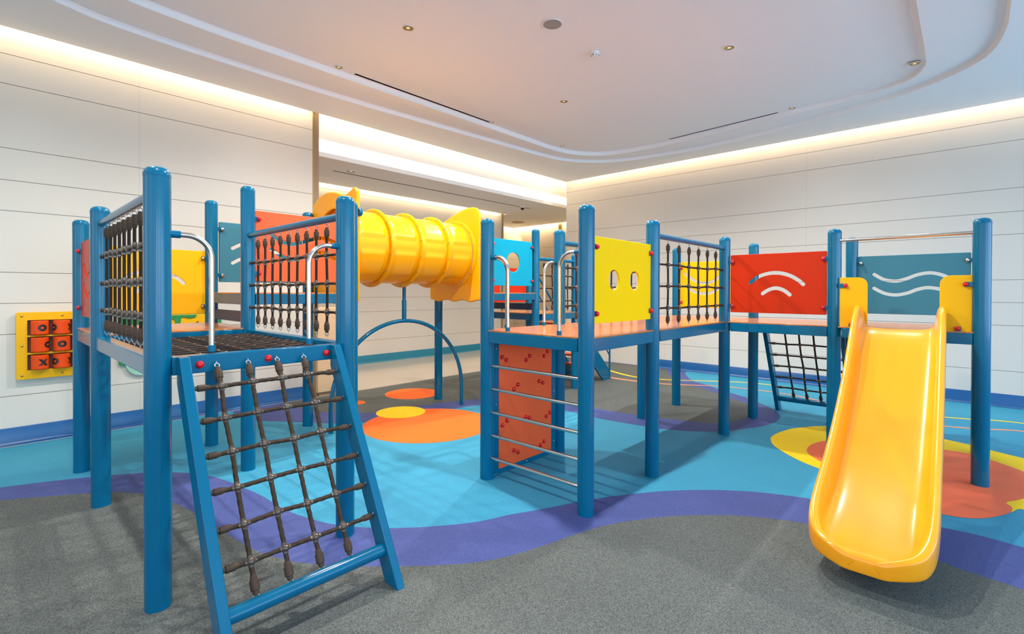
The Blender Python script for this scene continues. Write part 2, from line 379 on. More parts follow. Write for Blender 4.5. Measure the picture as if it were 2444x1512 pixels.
# walls
b = MB(); b.box(XW, 3.305, WY, WY + .2, 0, 4.6); struct('wall_left', b, M['wallL'], smooth=False)
b = MB(); b.box(EX, EX + .2, YS, 6.98, 0, 4.6); struct('wall_right', b, M['wallR'], smooth=False)
b = MB(); b.box(XW - .2, XW, YS, WY + .2, 0, .4); b.box(XW - .2, XW, YS, WY + .2, 3.7, 4.6)
for y in (YS, -1.9, 2.3, 6.5): b.box(XW - .2, XW, y, y + .5, .4, 3.7)
b.box(XW - .2, XW, 7.0, WY + .2, .4, 3.7)
struct('wall_rear', b, M['plaster'], smooth=False)
for i, y in enumerate((-5.5, -1.4, 2.8)):
    b = MB(); y1 = y + (3.6 if i == 0 else 3.7)
    b.box(XW - .15, XW - .08, y, y + .05, .4, 3.7); b.box(XW - .15, XW - .08, y1 - .05, y1, .4, 3.7)
    b.box(XW - .15, XW - .08, y + .05, y1 - .05, .4, .46); b.box(XW - .15, XW - .08, y + .05, y1 - .05, 3.64, 3.7)
    b.box(XW - .15, XW - .08, (y + y1) / 2 - .025, (y + y1) / 2 + .025, .46, 3.64)
    struct('window_%d' % (i + 5), b, M['white_plastic'], smooth=False)
# window wall behind the camera to the right: piers, sill, head
b = MB(); b.box(XW, EX + .2, YS - .2, YS, 0, .5); b.box(XW, EX + .2, YS - .2, YS, 3.5, 4.6)
for x in (XW, -.9, 2.3, 5.5, 8.7): b.box(x, x + .45, YS - .2, YS, .5, 3.5)
b.box(9.15, EX + .2, YS - .2, YS, .5, 3.5)
struct('wall_window', b, M['plaster'], smooth=False)
for i, x in enumerate((-3.55, -.45, 2.75, 5.95)):
    b = MB(); x1 = x + 2.75
    b.box(x - .0, x + .05, YS - .15, YS - .08, .5, 3.5); b.box(x1 - .05, x1, YS - .15, YS - .08, .5, 3.5)
    b.box(x + .05, x1 - .05, YS - .15, YS - .08, .5, .56); b.box(x + .05, x1 - .05, YS - .15, YS - .08, 3.44, 3.5)
    b.box((x + x1) / 2 - .025, (x + x1) / 2 + .025, YS - .15, YS - .08, .56, 3.44)
    struct('window_%d' % (i + 1), b, M['white_plastic'], smooth=False)
# corridor
b = MB(); b.box(-1.5, 9.9, 9.46, 9.6, 0, 4.4); struct('wall_corridor', b, M['wallC'], smooth=False)
b = MB(); b.box(9.9, 14, 11.3, 11.45, 0, 4.4); b.box(12.3, 12.45, 7.2, 11.3, 0, 4.4); b.box(9.76, 9.9, 9.6, 11.3, 0, 4.4)
b.box(9.66, 12.3, 6.78, 6.98, 0, 4.4); b.box(-1.6, -1.5, WY, 9.6, 0, 4.4)
struct('wall_passage', b, M['wallC'], smooth=False)
b = MB(); b.box(12.27, 12.299, 9.25, 9.36, 0, 3.9); struct('trim_4', b, M['brass'], smooth=False)
b = MB(); b.box(9.80, 9.86, 9.44, 9.459, 0, 3.9); struct('trim_5', b, M['walnut'], smooth=False)
# header over the opening with the light slot
b = MB(); b.box(-1.5, 11.2, 7.50, 7.56, 3.955, 4.5); struct('wall_header', b, M['plaster'], smooth=False)
b = MB(); b.box(-1.5, 11.2, 7.50, 7.53, 3.68, 3.755); b.box(-1.5, 11.2, 7.53, 7.75, 3.68, 3.70); struct('trim_1', b, M['plaster'], smooth=False)
glow = mat('lit_cove', (.9, .85, .75, 1), .5, emit=(1, .80, .55, 1), es=1.7)
b = MB(); b.box(-1.5, 11.2, 7.66, 7.68, 3.70, 4.05); struct('trim_2', b, glow, smooth=False)
b = MB(); b.box(-1.5, 12.15, 7.75, 9.32, 3.68, 3.74); b.box(9.9, 12.15, 9.32, 11.15, 3.68, 3.74)
b.box(11.2, 12.15, 7.0, 7.75, 3.68, 3.74)
cc = struct('ceiling_corridor', b, M['plaster'], smooth=False)
b = MB(); b.box(4.25, 9.6, 8.22, 8.25, 3.676, 3.68); struct('trim_6', b, M['dark'], smooth=False)
b = MB(); b.box(-1.5, 14, 6.9, 13, 4.42, 4.5); struct('ceiling_corridor', b, M['plaster'], smooth=False)
# end of the left wall: brass strip and brown veneer panel
b = MB(); b.box(3.305, 3.325, WY - .012, WY + .2, 0, 4.5); struct('trim_3', b, M['brass'], smooth=False)
b = MB(); b.box(3.325, 3.40, WY - .004, WY + .2, 0, 4.5); struct('trim_3', b, M['walnut'], smooth=False)
# baseboards (the rubber is turned up the wall with a small cove)
def base_board(name, a, bb, n, m, h=.175):
    a = Vector(a); bb = Vector(bb); n = Vector(n); mb = MB()
    prof = [(0, h), (.010, h), (.014, h - .006), (.014, .045), (.020, .022), (.034, .008), (.05, .0012), (0, .0012)]
    vs = [a + n * d + Vector((0, 0, z)) for d, z in prof] + [bb + n * d + Vector((0, 0, z)) for d, z in prof]
    k = len(prof)
    mb.add(vs, [(i, (i + 1) % k, k + (i + 1) % k, k + i) for i in range(k)] + [tuple(range(k)), tuple(range(k, 2 * k))])
    struct(name, mb, m)
base_board('baseboard_left', (XW, WY, 0), (3.305, WY, 0), (0, -1, 0), M['base'])
base_board('baseboard_right', (EX, 4.607, 0), (EX, 1.9, 0), (-1, 0, 0), M['base'])
base_board('baseboard_right', (EX, 1.9, 0), (EX, YS, 0), (-1, 0, 0), M['base'])
base_board('baseboard_corridor', (-1.5, 9.46, 0), (9.8, 9.46, 0), (0, -1, 0), M['base_teal'])
# flush door leaf in the right wall, where the baseboard stops
b = MB(); b.box(EX - .012, EX - .001, 4.63, 6.05, .004, 2.34); struct('door_1', b, M['wallR'], smooth=False)

# ceiling: three stepped trays with soft rounded outlines
outer_l = [(.454, 6.076), (.938, 6.224), (2.023, 6.285), (3.269, 6.29), (4.609, 6.23), (6.338, 6.12), (7.478, 6.03), (8.05, 5.88), (8.52, 5.5), (8.82, 4.9), (8.965, 4.0), (8.96, 3.2), (8.74, 1.978), (8.43, .888), (8.15, .35), (7.80, -.02), (7.45, -.20), (6.9, -.28), (6.266, -.285), (4.5, -.29), (2.5, -.29), (.5, -.29), (-.7, -.22), (-1.3, .3), (-1.6, 1.4), (-1.65, 2.8), (-1.5, 4.2), (-1.05, 5.2), (-.35, 5.80)]
inner_l = [(1.547, 5.49), (2.366, 5.493), (3.077, 5.495), (4.033, 5.485), (5.434, 5.484), (6.367, 5.49), (7.1, 5.47), (7.6, 5.32), (7.95, 4.95), (8.09, 4.4), (8.11, 3.6), (8.05, 2.8), (7.95, 2.021), (7.876, 1.35), (7.77, .85), (7.58, .52), (7.30, .37), (6.9, .335), (5.706, .335), (4, .335), (2, .335), (.6, .34), (.0, .55), (-.4, 1.1), (-.55, 2), (-.55, 3.2), (-.4, 4.4), (0, 5.1), (.7, 5.40)]
outl = sm(S2(outer_l, .981), 5, True); innl = sm(S2(inner_l, K2), 5, True)
def offset_in(pts, d):
    n = len(pts); out = []
    for i, p in enumerate(pts):
        a, c = pts[i - 2], pts[(i + 2) % n]; t = Vector((c[0] - a[0], c[1] - a[1])).normalized()
        out.append((p[0] + d * t.y, p[1] - d * t.x))
    return out
cb = MB()
poly_add(cb, [(XW, YS), (EX - .13, YS), (EX - .13, WY - .13), (XW, WY - .13)], ZC0, [outl])
def band(mb, A, za, B, zb):
    n = len(A); mb.add([(x, y, za) for x, y in A] + [(x, y, zb) for x, y in B], [(i, (i + 1) % n, n + (i + 1) % n, n + i) for i in range(n)])
band(cb, outl, ZC0, outl, ZC0 + .035); o2 = offset_in(outl, .02); band(cb, outl, ZC0 + .035, o2, ZC1)
poly_add(cb, o2, ZC1, [innl])
prev, pz = innl, ZC1
wide = [max(.08, min(1.45, (1.5 - p[1]) / .8)) for p in innl]       # the near side has a broad curved cove
full = offset_in(innl, 1)
for d, z in ((0, ZC1 + .035), (.04, ZC1 + .047), (.11, ZC1 + .058), (.19, ZC1 + .066), (.27, ZC2)):
    nx = [(p[0] + (q[0] - p[0]) * d * w_, p[1] + (q[1] - p[1]) * d * w_) for p, q, w_ in zip(innl, full, wide)]
    band(cb, prev, pz, nx, z); prev, pz = nx, z
poly_add(cb, prev, ZC2)
# edge return of the slab above the cove
cb.add([(XW, WY - .13, ZC0), (EX - .13, WY - .13, ZC0), (EX - .13, WY - .13, ZC0 + .06), (XW, WY - .13, ZC0 + .06)], [(0, 1, 2, 3)])
cb.add([(EX - .13, YS, ZC0), (EX - .13, WY - .13, ZC0), (EX - .13, WY - .13, ZC0 + .06), (EX - .13, YS, ZC0 + .06)], [(0, 1, 2, 3)])
struct('ceiling', cb, M['plaster'], ang=22)
b = MB(); b.box(XW, EX + .2, YS, WY + .6, 4.6, 4.7); struct('ceiling', b, M['plaster'], smooth=False)

# ------------------------------------------------------------------ posts
R = .057
pm = {}
for k, H in (('short', 2.152), ('tall', 2.455)):
    b = MB(); b.lathe((0, 0, 0), [(R, 0), (R, H - .045)], 40); p = mesh_of('pole', b, M['blue'])
    b = MB(); b.lathe((0, 0, 0), [(R + .0012, H - .046), (R + .0012, H - .034), (R - .003, H - .018), (R - .014, H - .006), (R - .030, H), (.004, H + .001)], 40)
    c = mesh_of('cap', b, M['blue']); pm[k] = (p, c)
def post(x, y, kind, label):
    t = thing('support_post', label, 'post', (x, y, 0), 'round blue posts of the play structure')
    obj('pole', pm[kind][0], None, t); obj('post_cap', pm[kind][1], None, t)
for x, y, k, l in (
    (.59, 2.905, 'short', 'thick blue post nearest the camera, left of the front rope ladder'),
    (1.58, 2.905, 'short', 'blue post just behind the right rail of the front rope ladder'),
    (.59, 4.58, 'short', 'second blue post from the left, far end of the left rope net'),
    (.59, 5.57, 'short', 'leftmost blue post, beside the noughts and crosses wall panel'),
    (1.58, 4.58, 'tall', 'tall blue post left of the coral wave board, where the right net rail ends'),
    (1.58, 5.57, 'tall', 'tall blue post between the yellow board and the grey-blue wave board'),
    (2.565, 5.57, 'tall', 'blue post whose top peeps over the orange wave board'),
    (2.565, 4.58, 'tall', 'blue post holding the left yellow tunnel hood, behind the ladder post'),
    (2.86, 2.92, 'short', 'blue post at the left end of the steel rungs, right of the tunnel'),
    (2.86, 1.937, 'short', 'blue post at the right end of the steel rungs, left of the lemon yellow board'),
    (3.845, 1.937, 'short', 'blue post between the lemon yellow board and the bridge rope net'),
    (3.845, 2.92, 'short', 'blue post behind the rungs at the back corner of the rung tower'),
    (5.525, 1.937, 'short', 'blue post between the bridge rope net and the red-orange board'),
    (5.525, 2.92, 'short', 'blue post under the far side of the bridge, hidden above by the lemon board'),
    (6.5, 1.93, 'short', 'blue post seen behind the top of the red-orange board'),
    (6.5, 2.92, 'short', 'blue post seen through the bridge net beside the yellow smile board'),
    (5.525, .92, 'short', 'blue post on the left side of the slide'),
    (6.5, .92, 'short', 'dark blue post behind the left slide post, at the wave board edge'),
    (5.475, -.096, 'short', 'blue post on the right side of the slide, rightmost in the room'),
    (6.5, -.10, 'short', 'blue post hidden right behind the rightmost slide post'),
    (4.48, 4.585, 'tall', 'blue tower post hidden behind the left rung post beside the tunnel mouth'),
    (4.48, 5.575, 'tall', 'blue post standing under the right yellow tunnel hood'),
    (5.47, 4.585, 'tall', 'thin looking blue post at the right edge of the light blue porthole board'),
    (5.47, 5.575, 'tall', 'far blue post behind the light blue porthole board'),
    (6.47, 4.60, 'short', 'far blue post seen between the rung posts near the small stairs'),
    (6.47, 5.575, 'short', 'far blue post right of the orange porthole board')):
    post(x, y, k, l)

# ------------------------------------------------------------------ platforms
def platform(label, x0, x1, y0, y1, z, deck=True, skip='', name='platform', caps=None):
    t = thing(name, label, 'platform', ((x0 + x1) / 2, (y0 + y1) / 2, z - .1))
    h = .036; zt, zb = z - .012, z - .103
    e = .052; a0 = x0 if 'L' in skip else x0 + e; a1 = x1 if 'R' in skip else x1 - e; b0 = y0 if 'F' in skip else y0 + e; b1 = y1 if 'B' in skip else y1 - e
    for s, bx in (('F', (a0, a1, y0 - h, y0 + h)), ('B', (a0, a1, y1 - h, y1 + h)), ('L', (x0 - h, x0 + h, b0, b1)), ('R', (x1 - h, x1 + h, b0, b1))):
        if s in skip: continue
        b = MB(); b.box(*bx, zb, zt); fb = obj('frame_beam', b, M['blue'], t, bevel=.004)
        if caps and s == 'F':
            for cx in caps:
                c = MB(); c.lathe((cx, y0 - h, z - .06), [(.019, 0), (.0195, -.006), (.017, -.014), (.010, -.019), (.001, -.0205)], 20, 'y'); obj('bolt_cap', c, M['red'], fb)
    if deck:
        b = MB(); b.box(x0 - h + .004, x1 + h - .004, y0 - h + .004, y1 + h - .004, zt, z); obj('deck_board', b, M['deck'], t, bevel=.003)
    return t
platform('orange-brown deck above the steel rungs with a blue frame', 2.86, 3.845, 1.937, 2.92, 1.234)
platform('long orange-brown bridge deck behind the net with six ropes', 3.845 + .075, 5.525, 1.937, 2.92, 1.2335, skip='L')
platform('deck of the corner tower, right of the bridge and before the smile board', 5.525 + .075, 6.5, 1.937, 2.92, 1.234, skip='L')
platform('deck behind the red-orange board with the two arched slots', 5.525, 6.5, .92, 1.937 - .075, 1.2335, skip='B')
platform('deck at the top of the yellow slide', 5.475, 6.5, -.096, .92 - .075, 1.234, skip='B')
platform('low deck of the left tower in front of the yellow board', .59, 1.58, 4.58, 5.57, 1.234)
nd = platform('square rope net floor in a blue frame at the top of the front ladder', .59, 1.58, 2.905, 4.58 - .075, 1.234, deck=False, skip='B', name='net_floor', caps=(.76, 1.095, 1.433))
platform('high deck at the left mouth of the yellow tunnel', 1.58, 2.565, 4.58, 5.57, 1.535, skip='')
platform('high deck behind the light blue porthole board', 4.48, 5.47, 4.585, 5.575, 1.535, skip='B')
platform('far low deck above the small orange stairs', 5.47 + .075, 6.47, 4.585, 5.575, 1.234, skip='')
for label, x, y0, y1, z0 in (('dark step board up to the left tunnel deck', 1.565, 4.635, 5.515, 1.276), ('dark step board behind the light blue porthole board', 5.455, 4.64, 5.52, 1.285)):
    b = MB(); b.box(x, x + .03, y0, y1, z0, z0 + .095); o = obj('step_board', b, M['darkblue'], bevel=.003); tag(o, label, 'step')

# ------------------------------------------------------------------ rope nets
def canon(name, b, m): return mesh_of(name, b, m)
b = MB(); b.lathe((0, 0, 0), [(.008, -.016), (.0125, -.012), (.0135, -.003), (.0135, .002), (.0185, .004), (.0195, .008), (.0195, .044), (.0185, .048), (.0155, .050), (.0145, .062), (.0112, .068)], 20); SLV = canon('end_sleeve', b, M['sleeve'])
b = MB(); b.tube([(.011 * math.cos(2 * PI * k / 16), 0, .011 * math.sin(2 * PI * k / 16) - .002) for k in range(16)], .003, 8, closed=True); b.lathe((0, 0, 0), [(.0035, -.024), (.0035, -.012)], 8); EYE = canon('eye_bolt', b, M['steel'])
b = MB(); b.ball((0, 0, .003), .0195, 18, 12, (1, 1, 1)); b.tube([(-.025, 0, 0), (.025, 0, 0)], .0125, 12); b.tube([(0, -.025, 0), (0, .025, 0)], .0125, 12); JNT = canon('rope_joint', b, M['joint'])
b = MB(); b.ball((0, 0, 0), .0145, 12, 8); JNT2 = canon('rope_joint', b, M['joint'])
def orient(o, zdir, ydir=None):
    z = Vector(zdir).normalized(); y = Vector(ydir) if ydir else (Vector((0, 1, 0)) if abs(z.y) < .9 else Vector((1, 0, 0)))
    x = y.cross(z).normalized(); y = z.cross(x)
    o.rotation_euler = Matrix((x, y, z)).transposed().to_euler()
def rope_net(t, O, U, V, us, vs, u0, u1, v0, v1, r=.0095, m='rope', wob=.006, uend=True, jm=None, seg=10, vend=True, sl=1.0):
    O, U, V = Vector(O), Vector(U), Vector(V); W = U.cross(V).normalized(); L = root_loc(t)
    P = lambda u, v, w=0: O + U * u + V * v + W * w
    def ends(par, a, d, s=1.0, eye=True):
        e1 = bpy.data.objects.new('end_sleeve', SLV); COL.objects.link(e1); e1.parent = par; e1.location = a - L; orient(e1, d); e1.scale = (s, s, s)
        if eye:
            e2 = bpy.data.objects.new('eye_bolt', EYE); COL.objects.link(e2); e2.parent = par; e2.location = a - L - d * .02; orient(e2, d)
    jit = {}
    for i, u in enumerate(us):
        for j, v in enumerate(vs): jit[i, j] = (random.uniform(-wob, wob), random.uniform(-wob, wob))
    for i, u in enumerate(us):
        a, z = v0 + .022, v1 - .022
        pts = [P(u, a)] + [P(u + jit[i, j][0], v) for j, v in enumerate(vs)] + [P(u, z)]
        b = MB(); (b.rope(catmull(pts, 4), r) if m == 'rope_tan' else b.tube(catmull(pts, 4), r, seg)); o = obj('rope', b, M[m], t, ang=70)
        if vend: ends(o, P(u, a), V, sl); ends(o, P(u, z), -V, sl)
    for j, v in enumerate(vs):
        a, z = u0 + (.018 if uend else 0), u1 - (.018 if uend else 0)
        pts = [P(a, v)] + [P(u, v + jit[i, j][1]) for i, u in enumerate(us)] + [P(z, v)]
        b = MB(); (b.rope(catmull(pts, 4), r) if m == 'rope_tan' else b.tube(catmull(pts, 4), r, seg)); o = obj('rope', b, M[m], t, ang=70)
        if uend: ends(o, P(a, v), U, .85 * sl); ends(o, P(z, v), -U, .85 * sl)
    for (i, j), (ju, jv) in jit.items():
        o = bpy.data.objects.new('rope_joint', jm or JNT); COL.objects.link(o); o.parent = t
        o.location = P(us[i] + ju, vs[j] + jv) - L; orient(o, W, V)
def net_guard(label, a, bpt, us, vs=(1.41, 1.60, 1.79), zr=2.03, z0=1.234):
    """rope net between two posts under a round rail"""
    a, bpt = Vector((*a, 0)), Vector((*bpt, 0)); U = (bpt - a).normalized(); n = (bpt - a).length
    t = thing('net_guard', label, 'rope net', ((a.x + bpt.x) / 2, (a.y + bpt.y) / 2, z0), 'rope nets between the blue posts')
    b = MB(); b.tube([a + U * (R - .004) + Vector((0, 0, zr)), bpt - U * (R - .004) + Vector((0, 0, zr))], .0255, 20); obj('top_rail', b, M['blue'], t)
    rope_net(t, a, U, (0, 0, 1), us, list(vs), R - .002, n - R + .002, z0 + .03, zr - .045, r=.0088, sl=.9)
net_guard('black rope net with blue rail on the left side of the net floor', (.59, 2.905), (.59, 4.58), [.225 + .148 * k for k in range(9)])
net_guard('black rope net with blue rail on the right side of the net floor', (1.58, 2.905), (1.58, 4.58), [.245 + .150 * k for k in range(9)])
net_guard('rope net with bright blue rail along the front of the bridge', (3.845, 1.937), (5.525, 1.937), [.286 + .2255 * k for k in range(6)])
net_guard('rope net along the far side of the bridge, seen through the front one', (3.845, 2.92), (5.525, 2.92), [.286 + .2255 * k for k in range(6)])
net_guard('small far rope net right of the light blue porthole board', (5.47, 4.585), (6.47, 4.60), [.2 + .2 * k for k in range(4)])
# rope floor
rope_net(nd, (.59, 2.905, 1.19), (1, 0, 0), (0, 1, 0), [.12 + .125 * k for k in range(7)], [.10 + .122 * k for k in range(12)], .04, .95, .04, 1.525, r=.011, wob=.004, uend=False, jm=JNT2, vend=False)

def net_ladder(label, P, U, top, s0, s1, side=1, m='rope_tan'):
    """leaning rope ladder: P(s, o, z) maps side, outward and height to the world"""
    t = thing('rope_ladder', label, 'rope ladder', P((s0 + s1) / 2, .6, 0), 'leaning rope ladders')
    w = .046; o_at = lambda z: .675 * (1 - z / 1.222)
    for s in (s0, s1 - w):
        q = [P(s, 0, 1.222), P(s, -.0485, 1.222), P(s, -.0485, 1.093), P(s, .675 - .12, 0), P(s, .675, 0)]
        b = MB(); b.prism(q, Vector(P(s + w, 0, 0)) - Vector(P(s, 0, 0))); obj('side_rail', b, M['blue'], t, bevel=.004)
    b = MB(); b.tube([P(s0 + w - .004, o_at(.165) - .055, .165), P(s1 - w + .004, o_at(.165) - .055, .165)], .034, 24); obj('bottom_bar', b, M['blue'], t)
    A = Vector(P(0, o_at(.18) - .055, .18)); B = Vector(P(0, o_at(1.165) - .05, 1.165)); V = (B - A).normalized(); n = (B - A).length
    k = n / (1.165 - .18)
    rope_net(t, A, U, V, [s0 + .17 + .151 * i for i in range(4)], [(z - .18) * k for z in (.325, .471, .62, .768, .918, 1.067)], s0 + w, s1 - w, .015, n, r=.0105, m=m, wob=.004, seg=12)
net_ladder('brown rope ladder between leaning blue rails at the front left', lambda s, o, z: (s, 2.82 - o, z), Vector((1, 0, 0)), 0, .66, 1.506)
net_ladder('black rope ladder leaning out behind the red-orange board', lambda s, o, z: (6.585 + o, s, z), Vector((0, 1, 0)), 0, .99, 1.84, m='rope')

# ------------------------------------------------------------------ guard boards
def guard(label, plane, val, u0, u1, z0, z1, holes, m, dz=0, face=-1, th=.018, cat='panel', inset=.025, caps=None, name='guard_board', group=None, corners=None, capmat='red', reach=.055):
    loc = (val, (u0 + u1) / 2, z0) if plane == 'X' else ((u0 + u1) / 2, val, z0)
    t = thing(name, label, cat, loc, group)
    out = rrect(u0, u1, z0, z1, .012 if not corners else .07, corners=corners or (1, 1, 1, 1))
    bo = board('board', out, holes, th, plane, val, M[m], t)
    if caps is None: caps = [(u0 + inset, z0 + .07, -1), (u0 + inset, z1 - .075, -1), (u1 - inset, z0 + .07, 1), (u1 - inset, z1 - .075, 1)]
    for cu_, cz, sd in caps:
        f = face * (th / 2)
        b = MB()
        x0, x1 = ((cu_ - .012, cu_ + reach) if sd > 0 else (cu_ - reach, cu_ + .012)) if sd else (cu_ - .02, cu_ + .02)
        zz = (cz - .02, cz + .02) if sd else (cz - .075, cz + .012)
        lo, hi = sorted((val + face * (th / 2), val + face * (th / 2 + .012)))
        if plane == 'X': b.box(lo, hi, x0, x1, *zz)
        else: b.box(x0, x1, lo, hi, *zz)
        cl = obj('clamp', b, M['blue'], t, bevel=.002)
        b = MB(); q = th / 2 + .012
        prof = [(.0175, 0), (.019, .006), (.017, .014), (.010, .020), (.001, .022)]
        c = (val + face * q, cu_, cz) if plane == 'X' else (cu_, val + face * q, cz)
        b.lathe(c, [(r, face * h) for r, h in prof], 18, plane.lower()); obj('bolt_cap', b, M[capmat], cl)
    return t
w = .017
def wave(u0, u1, z, amp, sgn=1, n=8):      # dips first then rises, along u0 -> u1
    return [(u0 + (u1 - u0) * k / n, z - sgn * amp * math.sin(2 * PI * (k / n) * 1.0) + .0) for k in range(n + 1)]
arc1 = [(1.672, 1.653), (1.594, 1.713), (1.494, 1.746), (1.396, 1.748), (1.30, 1.72), (1.225, 1.673), (1.181, 1.631)]
arc2 = [(1.552, 1.538), (1.493, 1.577), (1.426, 1.594), (1.356, 1.573), (1.299, 1.527)]
BG = 'flat guard boards between the blue posts'
guard('lemon yellow board with two round peepholes above the deck edge', 'Y', 1.937, 2.93, 3.797, 1.325, 1.945, [circle2(3.215, 1.64, .076), circle2(3.525, 1.64, .076)], 'lemon', group=BG)
guard('red-orange board with two arched slots, left of the slide', 'X', 5.525, .981, 1.872, 1.335, 1.95, [stroke(arc1, .0185), stroke(arc2, .0185)], 'orange', group=BG)
guard('grey-blue board with two wavy slots behind the slide', 'X', 6.5, -.037, .862, 1.325, 1.942, [stroke([(.72, 1.745), (.636, 1.69), (.535, 1.672), (.445, 1.698), (.362, 1.735), (.264, 1.752), (.17, 1.727), (.10, 1.68)], w), stroke([(.72, 1.597), (.636, 1.546), (.54, 1.527), (.444, 1.547), (.361, 1.585), (.275, 1.603), (.17, 1.58), (.10, 1.533)], w)], 'teal', group=BG, capmat='chrome')
guard('yellow board with two smile slots seen through the bridge net', 'X', 6.5, 1.99, 2.87, 1.345, 1.955, [stroke([(2.80, 1.80), (2.73, 1.745), (2.64, 1.69), (2.545, 1.671), (2.436, 1.69), (2.35, 1.745), (2.28, 1.80)], w), stroke([(2.78, 1.64), (2.72, 1.585), (2.64, 1.545), (2.545, 1.531), (2.45, 1.545), (2.37, 1.585), (2.31, 1.64)], w)], 'yellow', group=BG)
guard('amber yellow board with arched slots at the back of the left tower', 'Y', 5.575, .65, 1.525, 1.325, 1.945, [stroke([(.86, 1.64), (.93, 1.692), (1.02, 1.725), (1.10, 1.73), (1.19, 1.715), (1.28, 1.678), (1.34, 1.625)], w), stroke([(.97, 1.54), (1.03, 1.577), (1.10, 1.59), (1.17, 1.573), (1.23, 1.53)], w)], 'yellow', group=BG, capmat='brass')
guard('grey-blue board with wavy slots left of the orange wave board', 'Y', 5.575, 1.648, 2.50, 1.64, 2.25, [stroke([(1.775, 1.99), (1.86, 2.035), (1.95, 2.05), (2.05, 2.02), (2.14, 1.985), (2.24, 1.975), (2.35, 2.02)], w), stroke([(1.775, 1.838), (1.86, 1.885), (1.95, 1.90), (2.05, 1.87), (2.14, 1.835), (2.24, 1.825), (2.35, 1.87)], w)], 'teal', group=BG, capmat='chrome')
guard('coral orange board with wavy slots behind the right rope net', 'Y', 4.585, 1.64, 2.50, 1.635, 2.255, [stroke([(1.775, 2.055), (1.86, 2.005), (1.95, 1.982), (2.05, 2.005), (2.15, 2.04), (2.26, 2.06), (2.38, 2.03)], w), stroke([(1.775, 1.925), (1.86, 1.87), (1.95, 1.842), (2.05, 1.862), (2.15, 1.90), (2.26, 1.92), (2.38, 1.865)], w)], 'coral', group=BG)
guard('narrow looking orange board edge-on between the two leftmost posts', 'X', .59, 4.65, 5.50, 1.335, 1.955, [stroke([(5.33, 1.60), (5.24, 1.54), (5.12, 1.51), (5.0, 1.53), (4.88, 1.60)], w), stroke([(5.33, 1.76), (5.24, 1.70), (5.12, 1.67), (5.0, 1.69), (4.88, 1.76)], w)], 'orange', group=BG)
guard('light blue board with one round porthole right of the tunnel', 'Y', 4.585, 4.56, 5.385, 1.632, 2.258, [circle2(4.985, 1.955, .135)], 'cyan', group=BG, reach=.065)
guard('orange board with a porthole half hidden by the light blue board', 'Y', 5.575, 5.56, 6.39, 1.375, 1.94, [circle2(5.86, 1.60, .12)], 'orange', group=BG, reach=.068)
# slide side boards
guard('small yellow board with rounded corner left of the slide mouth', 'X', 5.475, .655, .865, 1.222, 1.69, [], 'yellow', caps=[(.82, 1.615, 1), (.775, 1.258, 0)], group=BG, corners=(0, 0, 0, 1))
guard('small yellow board with rounded corner right of the slide mouth', 'X', 5.475, -.04, .16, 1.222, 1.695, [], 'yellow', caps=[(.0, 1.62, -1), (.045, 1.258, 0)], group=BG, corners=(0, 0, 1, 0))

# climbing board below the rung tower
t = thing('climbing_board', 'orange climbing board with red bolt caps under the rung tower', 'panel', (3.35, 2.92, 0))
board('board', rrect(2.985, 3.70, .045, 1.125, .01), [], .02, 'Y', 2.91, M['coral'], t)
for n, bx in (('frame_strip', (2.915, 2.985, 2.905, 2.925, .01, 1.13)), ('frame_strip', (3.705, 3.775, 2.905, 2.925, .01, 1.13)), ('frame_strip', (2.985, 3.705, 2.905, 2.925, .006, .045))):
    b = MB(); b.box(*bx); fs = obj(n, b, M['blue'], t, bevel=.002)
    zz = (.12, .6, 1.07) if bx[1] - bx[0] < .1 else (.025,)
    for z in zz:
        b = MB(); b.ball(((bx[0] + bx[1]) / 2, 2.904, z), .008, 10, 6); obj('screw', b, M['chrome'], fs)
for hx, hz in ((3.015, .992), (3.067, .963), (3.326, .937), (3.377, .97), (3.583, .949), (3.631, .987), (3.511, .724), (3.565, .701), (3.218, .731), (3.166, .699), (3.323, .427), (3.375, .411), (3.672, .403), (3.617, .379), (3.079, .441), (3.021, .411), (3.585, .15), (3.532, .126), (3.168, .164), (3.222, .135)):
    b = MB(); b.lathe((hx, 2.90, hz), [(.018, 0), (.019, -.006), (.016, -.014), (.008, -.018), (.001, -.019)], 14, 'y'); obj('bolt_cap', b, M['red'], t)
for k, (hx, hz) in enumerate(((3.04, .978), (3.35, .953), (3.607, .968), (3.54, .712), (3.19, .715), (3.35, .419), (3.645, .391), (3.05, .426), (3.56, .138), (3.195, .15))):
    b = MB(); b.ball((hx, 2.945, hz), .05, 14, 8, (1, .5, .6)); obj('hand_hold', b, M['red'], t)

# ------------------------------------------------------------------ steel parts
for k, (z, nm) in enumerate(((.18, 'lowest'), (.368, 'second lowest'), (.557, 'middle'), (.75, 'second highest'), (.939, 'topmost'))):
    b = MB(); b.tube([(2.86, 1.937 + R - .004, z), (2.86, 2.92 - R + .004, z)], .0135, 16)
    tag(obj('ladder_rung', b, M['chrome']), '%s of the five steel rungs under the rung tower deck' % nm, 'rung', 'steel rungs between two blue posts')
def handle(label, px, py, dx, dy, z=1.234, top=1.832):
    t = thing('safety_rail', label, 'rail', (px + dx * .23, py + dy * .23, z), 'bent steel grab rails')
    P = lambda o, h: Vector((px + dx * o, py + dy * o, h)); r = .115
    pts = [P(.075, top), P(.235 - r, top)] + [P(.235 - r + r * math.sin(a), top - r + r * math.cos(a)) for a in [PI / 2 * k / 10 for k in range(1, 11)]] + [P(.235, z + .03)]
    b = MB(); b.tube(pts, .0138, 18); obj('bent_tube', b, M['chrome'], t)
    b = MB(); b.tube([P(.05, top), P(.095, top)], .0185, 16); obj('collar', b, M['blue'], t)
    b = MB(); b.tube([P(.235, z - .001), P(.235, z + .032)], .0185, 16); obj('collar', b, M['blue'], t)
